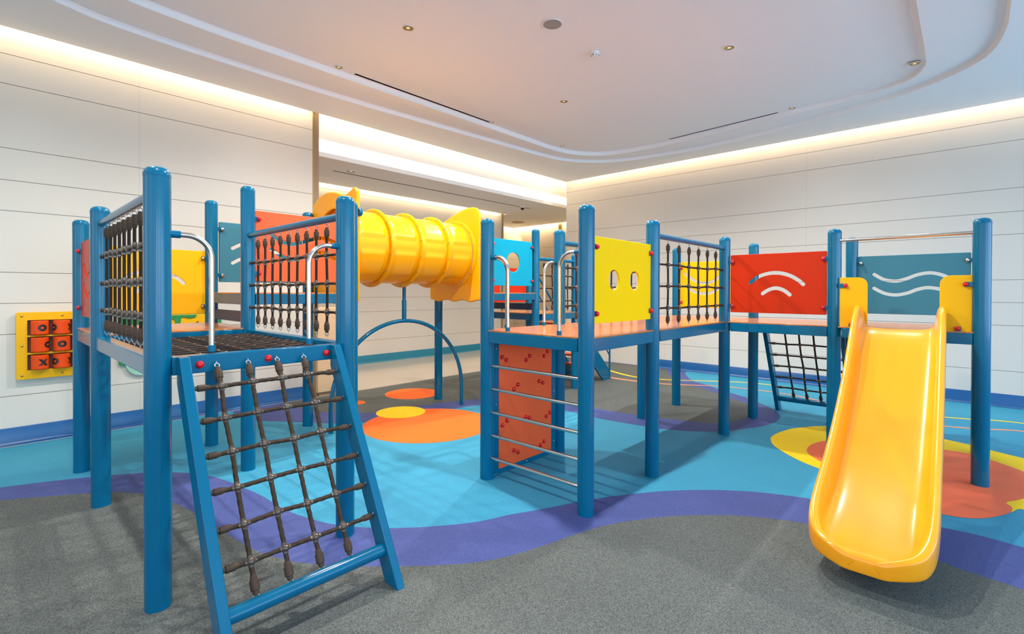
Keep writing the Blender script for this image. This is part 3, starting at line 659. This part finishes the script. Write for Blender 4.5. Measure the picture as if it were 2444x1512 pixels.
handle('steel grab rail on the thick front post above the rope ladder', .59, 2.905, 1, 0)
handle('steel grab rail on the right post above the rope ladder', 1.58, 2.905, -1, 0)
handle('steel grab rail on the left rung post, above the rungs', 2.86, 2.92, 0, -1)
handle('steel grab rail on the right rung post, left of the lemon board', 2.86, 1.937, 0, 1)
handle('steel grab rail just behind the one on the left rung post', 2.86, 2.92, 1, 0)
handle('pale steel grab rail on the back rung tower post above the climbing board', 3.845, 2.92, -1, 0)
b = MB(); b.tube([(5.50, .92 - R + .01, 2.04), (5.475, -.096 + R - .01, 2.04)], .0145, 16)
tag(obj('crossbar', b, M['chrome']), 'straight steel bar across the top of the slide entrance', 'bar')

# ------------------------------------------------------------------ tunnel
t = thing('crawl_tunnel', 'yellow plastic crawl tunnel of ribbed sections bridging the two high decks', 'tunnel', (3.52, 5.08, 1.58))
TY, TZ, TR = 5.08, 2.05, .405
rings = [2.66, 3.085, 3.50, 3.915, 4.33]
def pad(a, a0, a1, s=.05):
    f = lambda x: 0 if x < 0 else (1 if x > 1 else x * x * (3 - 2 * x))
    return f((a - a0) / s) * f((a1 - a) / s)
for i in range(4):
    x0, x1 = rings[i] + .012, rings[i + 1] - .012; b = MB(); nu, nv = 26, 120; vs = []
    for iu in range(nu + 1):
        u = iu / nu; x = x0 + (x1 - x0) * u
        for k in range(nv):
            a = 2 * PI * k / nv; am = (a % PI); r = TR
            uu = pad(u, .10, .92, .10)
            r += .014 * uu * pad(am, .20, .95, .10)            # raised fields above and below the seam
            r += .014 * uu * pad(am, PI - .95, PI - .12, .10)
            r -= .012 * uu * pad(am, PI - .06, PI + .02, .03)
            vs.append((x, TY - r * math.cos(a), TZ + r * math.sin(a)))
    b.add(vs, [(iu * nv + k, iu * nv + (k + 1) % nv, (iu + 1) * nv + (k + 1) % nv, (iu + 1) * nv + k) for iu in range(nu) for k in range(nv)])
    ts = obj('tunnel_section', b, M['plastic'], t, ang=60)
    s = ts.modifiers.new('Solid', 'SOLIDIFY'); s.thickness = .008
for i, x in enumerate(rings[1:4]):
    b = MB(); RO = TR + .048
    b.lathe((x, TY, TZ), [(TR - .004, -.014), (TR + .02, -.015), (RO - .006, -.013), (RO, -.008), (RO, .008), (RO - .006, .013), (TR + .02, .015), (TR - .004, .014)], 96, 'x', cap=False)
    fl_ = obj('flange_ring', b, M['plastic'], t)
    for k in range(14):
        a = 2 * PI * (k + .5) / 14
        b = MB(); b.tube([(x - .021, TY + (TR + .031) * math.cos(a), TZ + (TR + .031) * math.sin(a)), (x + .021, TY + (TR + .031) * math.cos(a), TZ + (TR + .031) * math.sin(a))], .007, 8)
        obj('bolt', b, M['walnut'], fl_)
def hood(x, outline, side):
    b_ = board('entry_hood', outline, [circle2(TY, TZ, TR - .01, 72)], .045, 'X', x, M['plastic'], t, bev=.016)
    b = MB(); RO = TR + .045; s = side
    b.lathe((x + s * .022, TY, TZ), [(TR - .006, 0), (RO, 0), (RO, s * .012), (RO - .01, s * .018), (TR, s * .018)], 96, 'x', cap=False)
    obj('hood_ring', b, M['plastic'], b_)
    for k in range(14):
        a = 2 * PI * (k + .5) / 14
        b = MB(); b.tube([(x + s * .03, TY + (TR + .026) * math.cos(a), TZ + (TR + .026) * math.sin(a)), (x + s * .045, TY + (TR + .026) * math.cos(a), TZ + (TR + .026) * math.sin(a))], .007, 8)
        obj('bolt', b, M['walnut'], b_)
def hood_outline(ptop):
    bot = [(4.60 + .985 * k / 30, 1.425 + .014 * math.cos(2 * PI * 3 * k / 30)) for k in range(31)]
    side = [(5.60, 1.47), (5.60, 2.0)]
    top = sm(ptop, 6)
    return bot + side + top + [(4.585, 2.3), (4.585, 1.47)]
hood(4.365, hood_outline([(5.60, 2.20), (5.585, 2.33), (5.50, 2.425), (5.38, 2.48), (5.20, 2.545), (5.03, 2.60), (4.87, 2.64), (4.72, 2.645), (4.625, 2.61), (4.59, 2.53)]), -1)
hood(2.64, hood_outline([(5.60, 2.40), (5.55, 2.53), (5.42, 2.61), (5.25, 2.645), (5.05, 2.63), (4.90, 2.585), (4.80, 2.575), (4.72, 2.60), (4.64, 2.625), (4.59, 2.58)]), 1)
b = MB(); b.lathe((2.655, 4.60, 2.365), [(.045, -.018), (.048, -.010), (.048, .010), (.040, .022), (.02, .028), (.001, .03)], 24, 'x'); obj('hood_bracket', b, M['blue'], t)

t = thing('tunnel_support', 'blue arched pipe standing under the middle of the yellow tunnel', 'support', (3.54, TY, 0))
ar = .945; pts = [(3.54 - ar, TY, 0), (3.54 - ar, TY, .22)] + [(3.54 - ar * math.cos(a), TY, .26 + .93 * math.sin(a)) for a in [PI * k / 40 for k in range(0, 41)]] + [(3.54 + ar, TY, .22), (3.54 + ar, TY, 0)]
b = MB(); b.tube(pts, .0245, 20); obj('arch_pipe', b, M['blue'], t)
b = MB(); b.tube([(3.545, TY, 1.19), (3.545, TY, 1.44)], .028, 20); b.tube([(3.545, TY, 1.44), (3.545, TY, 1.605)], .022, 20); obj('stem', b, M['blue'], t)

# ------------------------------------------------------------------ slide
t = thing('slide', 'glossy yellow-orange plastic slide running down toward the camera', 'slide', (4.2, .4, 0))
st = [  # X, floor z, rim height, half width
    (5.437, 1.234, .188, .303), (5.42, 1.236, .204, .310), (5.38, 1.234, .210, .314), (5.32, 1.218, .212, .315), (5.25, 1.182, .212, .315), (5.10, 1.08, .21, .315), (4.93, .945, .205, .312),
    (4.76, .812, .20, .310), (4.52, .655, .195, .308), (4.29, .532, .19, .305), (4.08, .432, .182, .303), (3.90, .358, .174, .301), (3.70, .294, .162, .299), (3.50, .246, .145, .297),
    (3.36, .222, .120, .294), (3.26, .210, .095, .286), (3.19, .204, .070, .270), (3.14, .203, .048, .248), (3.105, .205, .030, .218), (3.08, .203, .018, .18), (3.063, .192, .010, .135), (3.055, .17, .006, .09)]
vs = []; ns = 0
for i, (x, fz, rh, wo) in enumerate(st):
    cy = .372 + (.43 - .372) * (x - 3.0) / 2.5; q = min(1, rh / .15); k = wo / .3; zb = fz - .05 - .035 * max(0, min(1, (3.5 - x) / .38)) + (.02 if x < 3.06 else .006 if x < 3.07 else 0)
    half = [(wo - .030 * k, zb), (wo - .004, zb + .02), (wo, zb + .5 * (fz + rh - zb)), (wo, fz + rh - .024 * q), (wo - .010, fz + rh - .004), (wo - .026, fz + rh), (wo - .044, fz + rh - .008 * q), (wo - .056, fz + rh - .034 * q),
            (wo - .064, fz + .07 * q), (wo - .078, fz + .026 * q), (wo - .112 * k, fz + .006 * q), (wo * .3, fz)]
    # front sections bend forward in plan so that the lip is a rounded arc
    ring = [(cy + a, z) for a, z in half] + [(cy - a, z) for a, z in half[::-1]] + [(cy - wo * .4, zb), (cy + wo * .4, zb)]
    ns = len(ring); vs += [(x, y, z) for y, z in ring]
n = len(st)
b = MB(); b.add(vs, [(i * ns + k, i * ns + (k + 1) % ns, (i + 1) * ns + (k + 1) % ns, (i + 1) * ns + k) for i in range(n - 1) for k in range(ns)] +
      [tuple(o + i for i in q) for o in (0, (n - 1) * ns) for q in
       [(4, 5, 6), (3, 4, 6, 7), (2, 3, 7, 8), (1, 2, 8, 9), (0, 1, 9, 10), (0, 10, 11, 25), (19, 18, 17), (20, 19, 17, 16), (21, 20, 16, 15), (22, 21, 15, 14), (23, 22, 14, 13), (23, 13, 12, 24), (11, 12, 24, 25)]])
sl = obj('chute', b, M['slide'], t, ang=180); sb = sl.modifiers.new('Sub', 'SUBSURF'); sb.levels = 2; sb.render_levels = 2
b = MB(); b.box(3.285, 3.335, .335, .395, 0, .18); obj('support_leg', b, M['darkblue'], t, bevel=.003)

# ------------------------------------------------------------------ small stairs at the far deck
t = thing('staircase', 'small far staircase with orange treads and blue sides beyond the bridge', 'stairs', (7.1, 5.08, 0))
for y in (4.66, 5.48):
    b = MB(); b.prism([(6.52, y, 1.22), (6.52, y, .86), (7.42, y, 0), (7.66, y, 0), (7.66, y, .12)], (0, .03, 0)); obj('stringer', b, M['blue'], t)
    b = MB(); b.tube([(6.50, y, 1.93), (7.62, y, .72)], .017, 12); b.tube([(7.62, y, .72), (7.62, y, .05)], .017, 12); b.tube([(6.50, y, 1.62), (7.62, y, .42)], .012, 12); obj('handrail', b, M['blue'], t)
for k in range(5):
    b = MB(); x = 6.54 + .21 * k; z = 1.03 - .20 * k; b.box(x, x + .23, 4.69, 5.48, z - .03, z); obj('tread', b, M['coral'], t, bevel=.003)

# ------------------------------------------------------------------ wall panels
t = thing('noughts_and_crosses_panel', 'yellow wall panel with orange O and X rollers at the far left', 'wall toy', (.58, WY, .65))
hx0, hx1, hz0, hz1 = .325, .845, .735, 1.252
rows = [(1.098, 1.242), (.922, 1.072), (.745, .893)]
holes = [rrect(hx0, hx1, a - .005, b_ + .005, .006) for a, b_ in rows]
board('frame', rrect(.245, .925, .652, 1.328, .01), holes, .04, 'Y', WY - .045, M['yellow'], t)
b = MB(); b.box(hx0 - .02, hx1 + .02, WY - .024, WY - .002, hz0 - .02, hz1 + .02); obj('backing', b, M['brown'], t)
def wrapped(kind, cx, cy, cz, r, ang):
    b = MB(); pts = []
    def mp(u, v, q=0): a = ang + u / r; return (cx + (r + q) * math.sin(a), cy - (r + q) * math.cos(a), cz + v)
    if kind == 'O':
        n = 36; vs = []
        for k in range(n):
            a = 2 * PI * k / n
            vs += [mp(.037 * math.cos(a), .034 * math.sin(a)), mp(.014 * math.cos(a), .012 * math.sin(a))]
        b.add(vs, [(2 * k, 2 * k + 1, (2 * k + 3) % (2 * n), (2 * k + 2) % (2 * n)) for k in range(n)])
    else:
        for s in (1, -1):
            vs = []
            for k in range(9):
                f = -1 + 2 * k / 8
                vs += [mp(f * .026 - .014, s * f * .034, .0012 if s < 0 else .0004), mp(f * .026 + .014, s * f * .034, .0012 if s < 0 else .0004)]
            b.add(vs, [(2 * k, 2 * k + 1, 2 * k + 3, 2 * k + 2) for k in range(8)])
    return b
spec = [[('O', .25, 'X', 2.3), ('O', -1.15, 'X', 1.2), ('X', 1.2, 'O', -.9)], [('O', 1.0, 'X', 3.1), ('O', 0, 'X', 2.1), ('X', .2, 'O', 2.3)], [('X', .35, 'O', 2.4), ('O', -.95, 'X', 1.2), ('X', -.6, 'O', 1.5)]]
for i, (za, zb) in enumerate(rows):
    for j in range(3):
        cx = .415 + .165 * j; cy = WY - .075; r = .068
        b = MB(); b.lathe((cx, cy, za), [(r - .006, .002), (r, .008), (r, zb - za - .008), (r - .006, zb - za - .002)], 32); ro = obj('roller', b, M['roller'], t)
        k1, a1, k2, a2 = spec[i][j]
        for kk, aa in ((k1, a1), (k2, a2)): obj('letter', wrapped(kk, cx, cy, (za + zb) / 2, r + .0012, aa), M['black'], ro)
for x in (.285, .585, .885):
    for z in (.69, .99, 1.29):
        if x == .585 and z == .99: continue
        b = MB(); b.ball((x, WY - .067, z), .011, 12, 6, (1, .5, 1)); obj('screw', b, M['brass'], t)

t = thing('wall_play_panel', 'green and yellow wall toy panel mostly hidden behind the left tower', 'wall toy', (1.58, WY, .6))
board('backboard', rrect(1.06, 2.10, .70, 1.28, .02), [], .02, 'Y', WY - .014, M['green'], t)
board('lower_disc', circle2(1.27, .73, .155, 40), [], .018, 'Y', WY - .030, M['green_pale'], t)
board('sun_board', rrect(1.30, 2.02, .76, 1.262, .05), [], .02, 'Y', WY - .036, M['yellow'], t)
board('tree_shape', [(1.50, 1.258), (1.82, 1.258), (1.80, 1.225), (1.74, 1.215), (1.68, 1.235), (1.65, 1.225), (1.645, 1.15), (1.59, 1.15), (1.59, 1.20), (1.55, 1.215), (1.515, 1.235)], [], .012, 'Y', WY - .053, M['green'], t, bev=.002)
for pts_ in ([(1.52, 1.16), (1.53, 1.12), (1.56, 1.09)], [(1.83, 1.17), (1.79, 1.13), (1.77, 1.09)]):
    board('brown_arc', stroke(pts_, .007), [], .006, 'Y', WY - .05, M['brown'], t, bev=.001)
# wooden block beside the opening
t = thing('wooden_counter', 'pale oak block standing at the end of the left wall by the opening', 'counter', (3.58, 7.1, 0))
b = MB(); b.box(3.355, 3.80, 6.96, 7.45, .06, 1.30); obj('body', b, M['oak'], t, bevel=.004)
b = MB(); b.box(3.38, 3.78, 6.985, 7.43, 0.001, .06); obj('plinth', b, M['walnut'], t)

# ------------------------------------------------------------------ ceiling fittings
def ring_mesh(r, h, w_=.008): 
    b = MB(); b.lathe((0, 0, 0), [(r - w_, 0), (r - w_, -h * .7), (r - w_ * .6, -h), (r - w_ * .2, -h), (r, -h * .5), (r, 0)], 32, cap=False); return b
TRIM = mesh_of('trim_ring', ring_mesh(.062, .007), M['white_plastic'])
b = MB(); b.lathe((0, 0, 0), [(.054, -.004), (.046, -.0022), (.030, -.0012), (.001, -.001)], 28, cap=False); REFL = mesh_of('reflector', b, M['gold'])
lampm = mat('lamp_glow', (.9, .8, .6, 1), .4, emit=(1, .80, .5, 1), es=.35)
b = MB(); b.lathe((0, 0, 0), [(.018, -.0035), (.001, -.0036)], 20, cap=False); LAMP = mesh_of('lamp', b, lampm)
def downlight(x, y, z, label, s=1.0):
    t = thing('downlight', label, 'ceiling light', (x, y, z), 'recessed gold downlights')
    for nm, me in (('trim_ring', TRIM), ('reflector', REFL), ('lamp', LAMP)): obj(nm, me, None, t)
    t.scale = (s, s, s)
zt = ZC2 - .001
downlight(2.898 * K2, 4.091 * K2, zt, 'gold downlight above the yellow tunnel, left of the round speaker')
downlight(5.451 * K2, 1.879 * K2, zt, 'gold downlight in the flat ceiling above the red-orange board')
downlight(5.456 * K2, 4.075 * K2, zt, 'small gold downlight in the middle of the flat ceiling')
downlight(2.855 * K2, 5.400 * K2, zt, 'gold downlight on the tray edge at the left end of the long slot', .8)
downlight(5.380 * K2, 5.400 * K2, zt, 'tiny downlight on the tray edge at the right end of the long slot', .8)
downlight(7.100 * K2, 5.340 * K2, zt, 'tiny downlight at the far curved corner of the tray', .8)
downlight(7.840 * K2, 1.830 * K2, zt, 'tiny downlight on the tray edge at the near end of the short slot', .8)
downlight(7.177 * K2, 0.442 * K2, ZC2 - .030, 'dark downlight on the curved tray edge at the upper right')
downlight(1.036 * K2, 5.330 * K2, zt, 'gold downlight cut by the top edge of the photo')
def slot(label, a, bpt, w_=.022):
    a, bpt = Vector(a), Vector(bpt); d = (bpt - a).normalized(); nn = Vector((-d.y, d.x, 0)) * w_; b = MB()
    b.add([a - nn, a + nn, bpt + nn, bpt - nn], [(0, 1, 2, 3)]); b.prism([a - nn, a + nn, bpt + nn, bpt - nn], (0, 0, .0015))
    tag(obj('air_slot', b, M['dark'], smooth=False, loc=tuple(a)), label, 'air vent', 'linear air slots')
slot('long dark air slot along the left tray edge', (3.077 * K2, 5.43 * K2, ZC2 - .002), (5.38 * K2, 5.43 * K2, ZC2 - .002), .016)
slot('short dark air slot along the right tray edge', (7.90 * K2, 2.03 * K2, ZC2 - .002), (8.03 * K2, 3.75 * K2, ZC2 - .002), .014)
t = thing('ceiling_speaker', 'round grey ceiling speaker near the top centre', 'speaker', (3.81 * K2, 2.991 * K2, zt))
b = MB(); b.lathe((3.81 * K2, 2.991 * K2, zt), [(.105, 0), (.105, -.008), (.098, -.010), (.092, -.006)], 40, cap=False); obj('rim', b, M['white_plastic'], t)
b = MB(); b.lathe((3.81 * K2, 2.991 * K2, zt), [(.093, -.005), (.05, -.0065), (.001, -.007)], 40, cap=False); obj('grille', b, M['grey_plastic'], t)
t = thing('smoke_detector', 'white smoke detector hanging from the flat ceiling right of the speaker', 'smoke detector', (4.57 * K2, 2.995 * K2, zt))
b = MB(); b.lathe((4.57 * K2, 2.995 * K2, zt), [(.050, 0), (.050, -.018), (.042, -.030)], 28, cap=False); obj('base', b, M['white_plastic'], t)
b = MB(); b.lathe((4.57 * K2, 2.995 * K2, zt), [(.040, -.030), (.036, -.050), (.020, -.056), (.001, -.057)], 28, cap=False); hd = obj('sensor_head', b, M['white_plastic'], t)
for k in range(6):
    a = 2 * PI * k / 6; b = MB(); c = Vector((4.57 * K2 + .039 * math.cos(a), 2.995 * K2 + .039 * math.sin(a), zt - .042)); b.ball(c, .008, 8, 6, (1, 1, .5)); obj('vent_hole', b, M['dark'], hd)
def disc(label, x, y, z, r, m='white_plastic', cat='ceiling cover'):
    b = MB(); b.lathe((0, 0, 0), [(r, 0), (r, -.004), (r - .006, -.007), (.001, -.0075)], 28, cap=False)
    tag(obj('cover_disc', b, M[m], loc=(x, y, z)), label, cat, 'flat white ceiling discs')
disc('faint white disc beside the round speaker', 4.169 * K2, 2.987 * K2, zt, .045)
disc('white disc on the left ceiling band near the top left', 1.039 * K1, 5.913 * K1, ZC1 - .001, .055)
disc('bright small disc on the ceiling band above the tunnel', 4.191 * K1, 5.903 * K1, ZC1 - .001, .045)
disc('small white disc on the ceiling band near the far corner', 7.274 * K1, 5.85 * K1, ZC1 - .001, .045)
disc('faint white disc on the ceiling band at the upper right', 7.248 * K1, .034 * K1, ZC1 - .001, .05)
disc('faint white disc on the flat ceiling above the bridge', 7.012 * K2, 2.973 * K2, zt, .04)
# corridor ceiling fittings
t = thing('downlight', 'downlight in the corridor soffit left of the tunnel', 'ceiling light', (4.476, 8.024, 3.679), 'recessed gold downlights')
for nm, me in (('trim_ring', TRIM), ('reflector', REFL), ('lamp', LAMP)): obj(nm, me, None, t)
t.scale = (1.4, 1.4, 1.4)
disc('tiny white disc in the corridor soffit above the tunnel', 5.533, 8.833, 3.679, .05)
t = thing('dome_camera', 'small dome camera on the corridor soffit', 'camera', (9.195, 8.14, 3.68))
b = MB(); b.lathe((9.195, 8.14, 3.68), [(.06, 0), (.06, -.035), (.052, -.045)], 24, cap=False); obj('housing', b, M['white_plastic'], t)
b = MB(); b.lathe((9.195, 8.14, 3.68), [(.050, -.045), (.045, -.072), (.025, -.09), (.001, -.095)], 24, cap=False); obj('dome', b, M['black'], t)
t = thing('round_air_vent', 'brown round air vent in the passage soffit', 'air vent', (11.2, 10.1, 3.68))
b = MB(); b.lathe((11.2, 10.1, 3.68), [(.21, 0), (.20, -.014), (.16, -.018), (.12, -.006), (.09, -.018), (.05, -.008), (.001, -.016)], 32, cap=False); obj('louvre', b, M['walnut'], t)

# ------------------------------------------------------------------ light
def area(name, loc, rot, sx, sy, col, e, spread=None):
    l = bpy.data.lights.new(name, 'AREA'); l.shape = 'RECTANGLE'; l.size = sx; l.size_y = sy; l.color = col; l.energy = e
    if spread: l.spread = math.radians(spread)
    o = bpy.data.objects.new(name, l); COL.objects.link(o); o.location = loc; o.rotation_euler = rot; return o
WARM = (1, .72, .42); DAY = (.50, .75, 1); DAY2 = (1, .95, .88); EW = 125; ER = 18
# LED strips hidden above the ceiling edges, washing the walls
area('cove_led_left', ((XW + 3.3) / 2, WY - .085, ZC0 + .20), (math.radians(12), 0, 0), 7.3, .03, WARM, 52)
area('cove_led_header', (6.5, 7.40, ZC0 + .25), (math.radians(10), 0, 0), 9, .03, WARM, 26)
area('cove_led_right', (EX - .085, .5, ZC0 + .20), (0, math.radians(12), 0), .03, 12.8, WARM, 90)
area('cove_led_corridor', (4.2, 9.40, 3.80), (math.radians(8), 0, 0), 11, .03, WARM, 60)
area('cove_led_passage', (11.0, 11.22, 3.80), (math.radians(8), 0, 0), 2.2, .03, WARM, 25)
area('cove_led_passage', (12.22, 9.3, 3.80), (0, math.radians(-8), 0), .03, 3.6, WARM, 35)
area('header_led', (4.0, 7.60, 4.02), (0, 0, 0), 11, .05, WARM, 14)
# recessed downlights
def spot(x, y, z, e, col=(1, .93, .85), ang=150):
    l = bpy.data.lights.new('downlight_lamp', 'SPOT'); l.energy = e; l.color = col; l.spot_size = math.radians(ang); l.spot_blend = .6; l.shadow_soft_size = .035
    o = bpy.data.objects.new('downlight_lamp', l); COL.objects.link(o); o.location = (x, y, z)
for x in (.36, 3.04, 5.72):
    for y in (-.35, 1.972, 4.29): spot(x, y, ZC2 - .03, 150 if x < 1 else 240)
for x, y in ((7.38, 5.25), (7.7, 1.9), (7.25, .5), (5.56, 5.38), (2.95, 5.38)): spot(x, y, ZC2 - .05, 45)
for x in (-2.3,):
    for y in (-.35, 1.972, 4.29): spot(x, y, ZC0 - .03, 30)
for x in (4.48, 7.2, 10.4): spot(x, 8.1, 3.64, 25)
# daylight through the windows behind the camera
for x in (-2.17, .93, 4.13, 7.33):
    area('window_daylight', (x, YS - .25, 2.0), (math.radians(128), 0, 0), 2.7, 2.9, DAY, EW)
for y in (-3.7, .45, 4.65):
    area('window_daylight', (XW - .25, y, 2.05), (math.radians(122), 0, math.radians(-90)), 3.5, 3.2, DAY2, ER)
wd = bpy.data.worlds.new('World'); sc.world = wd; wd.use_nodes = True
nt = wd.node_tree; bg = nt.nodes['Background']
sky = nt.nodes.new('ShaderNodeTexSky'); sky.sky_type = 'NISHITA'; sky.sun_disc = False; sky.sun_elevation = math.radians(40)
nt.links.new(sky.outputs[0], bg.inputs['Color']); bg.inputs['Strength'].default_value = .25

# ------------------------------------------------------------------ camera
f, cx0, cy0, yaw, pitch, roll = 1172.75, 1222.0, 704.186, 0.7454550726766, 0.0072824047, 0.002706071167
cw, sw = math.cos(yaw), math.sin(yaw)
F0 = Vector((cw, sw, 0)); R0 = Vector((sw, -cw, 0)); U0 = Vector((0, 0, 1))
F2 = F0 * math.cos(pitch) - U0 * math.sin(pitch); U2 = U0 * math.cos(pitch) + F0 * math.sin(pitch)
R3 = R0 * math.cos(roll) + U2 * math.sin(roll); U3 = U2 * math.cos(roll) - R0 * math.sin(roll)
cam = bpy.data.cameras.new('Camera'); co = bpy.data.objects.new('Camera', cam); COL.objects.link(co)
co.matrix_world = Matrix.Translation((0, 0, 1.55)) @ Matrix((R3, U3, -F2)).transposed().to_4x4()
cam.sensor_width = 36; cam.lens = f / 2444 * 36; cam.shift_x = 0; cam.shift_y = -(756 - cy0) / 2444; cam.clip_start = .05
sc.camera = co
sc.view_settings.view_transform = 'Standard'; sc.view_settings.look = 'None'; sc.view_settings.gamma = 1
sc.view_settings.exposure = 0.56
sc.cycles.max_bounces = 8; sc.cycles.diffuse_bounces = 5
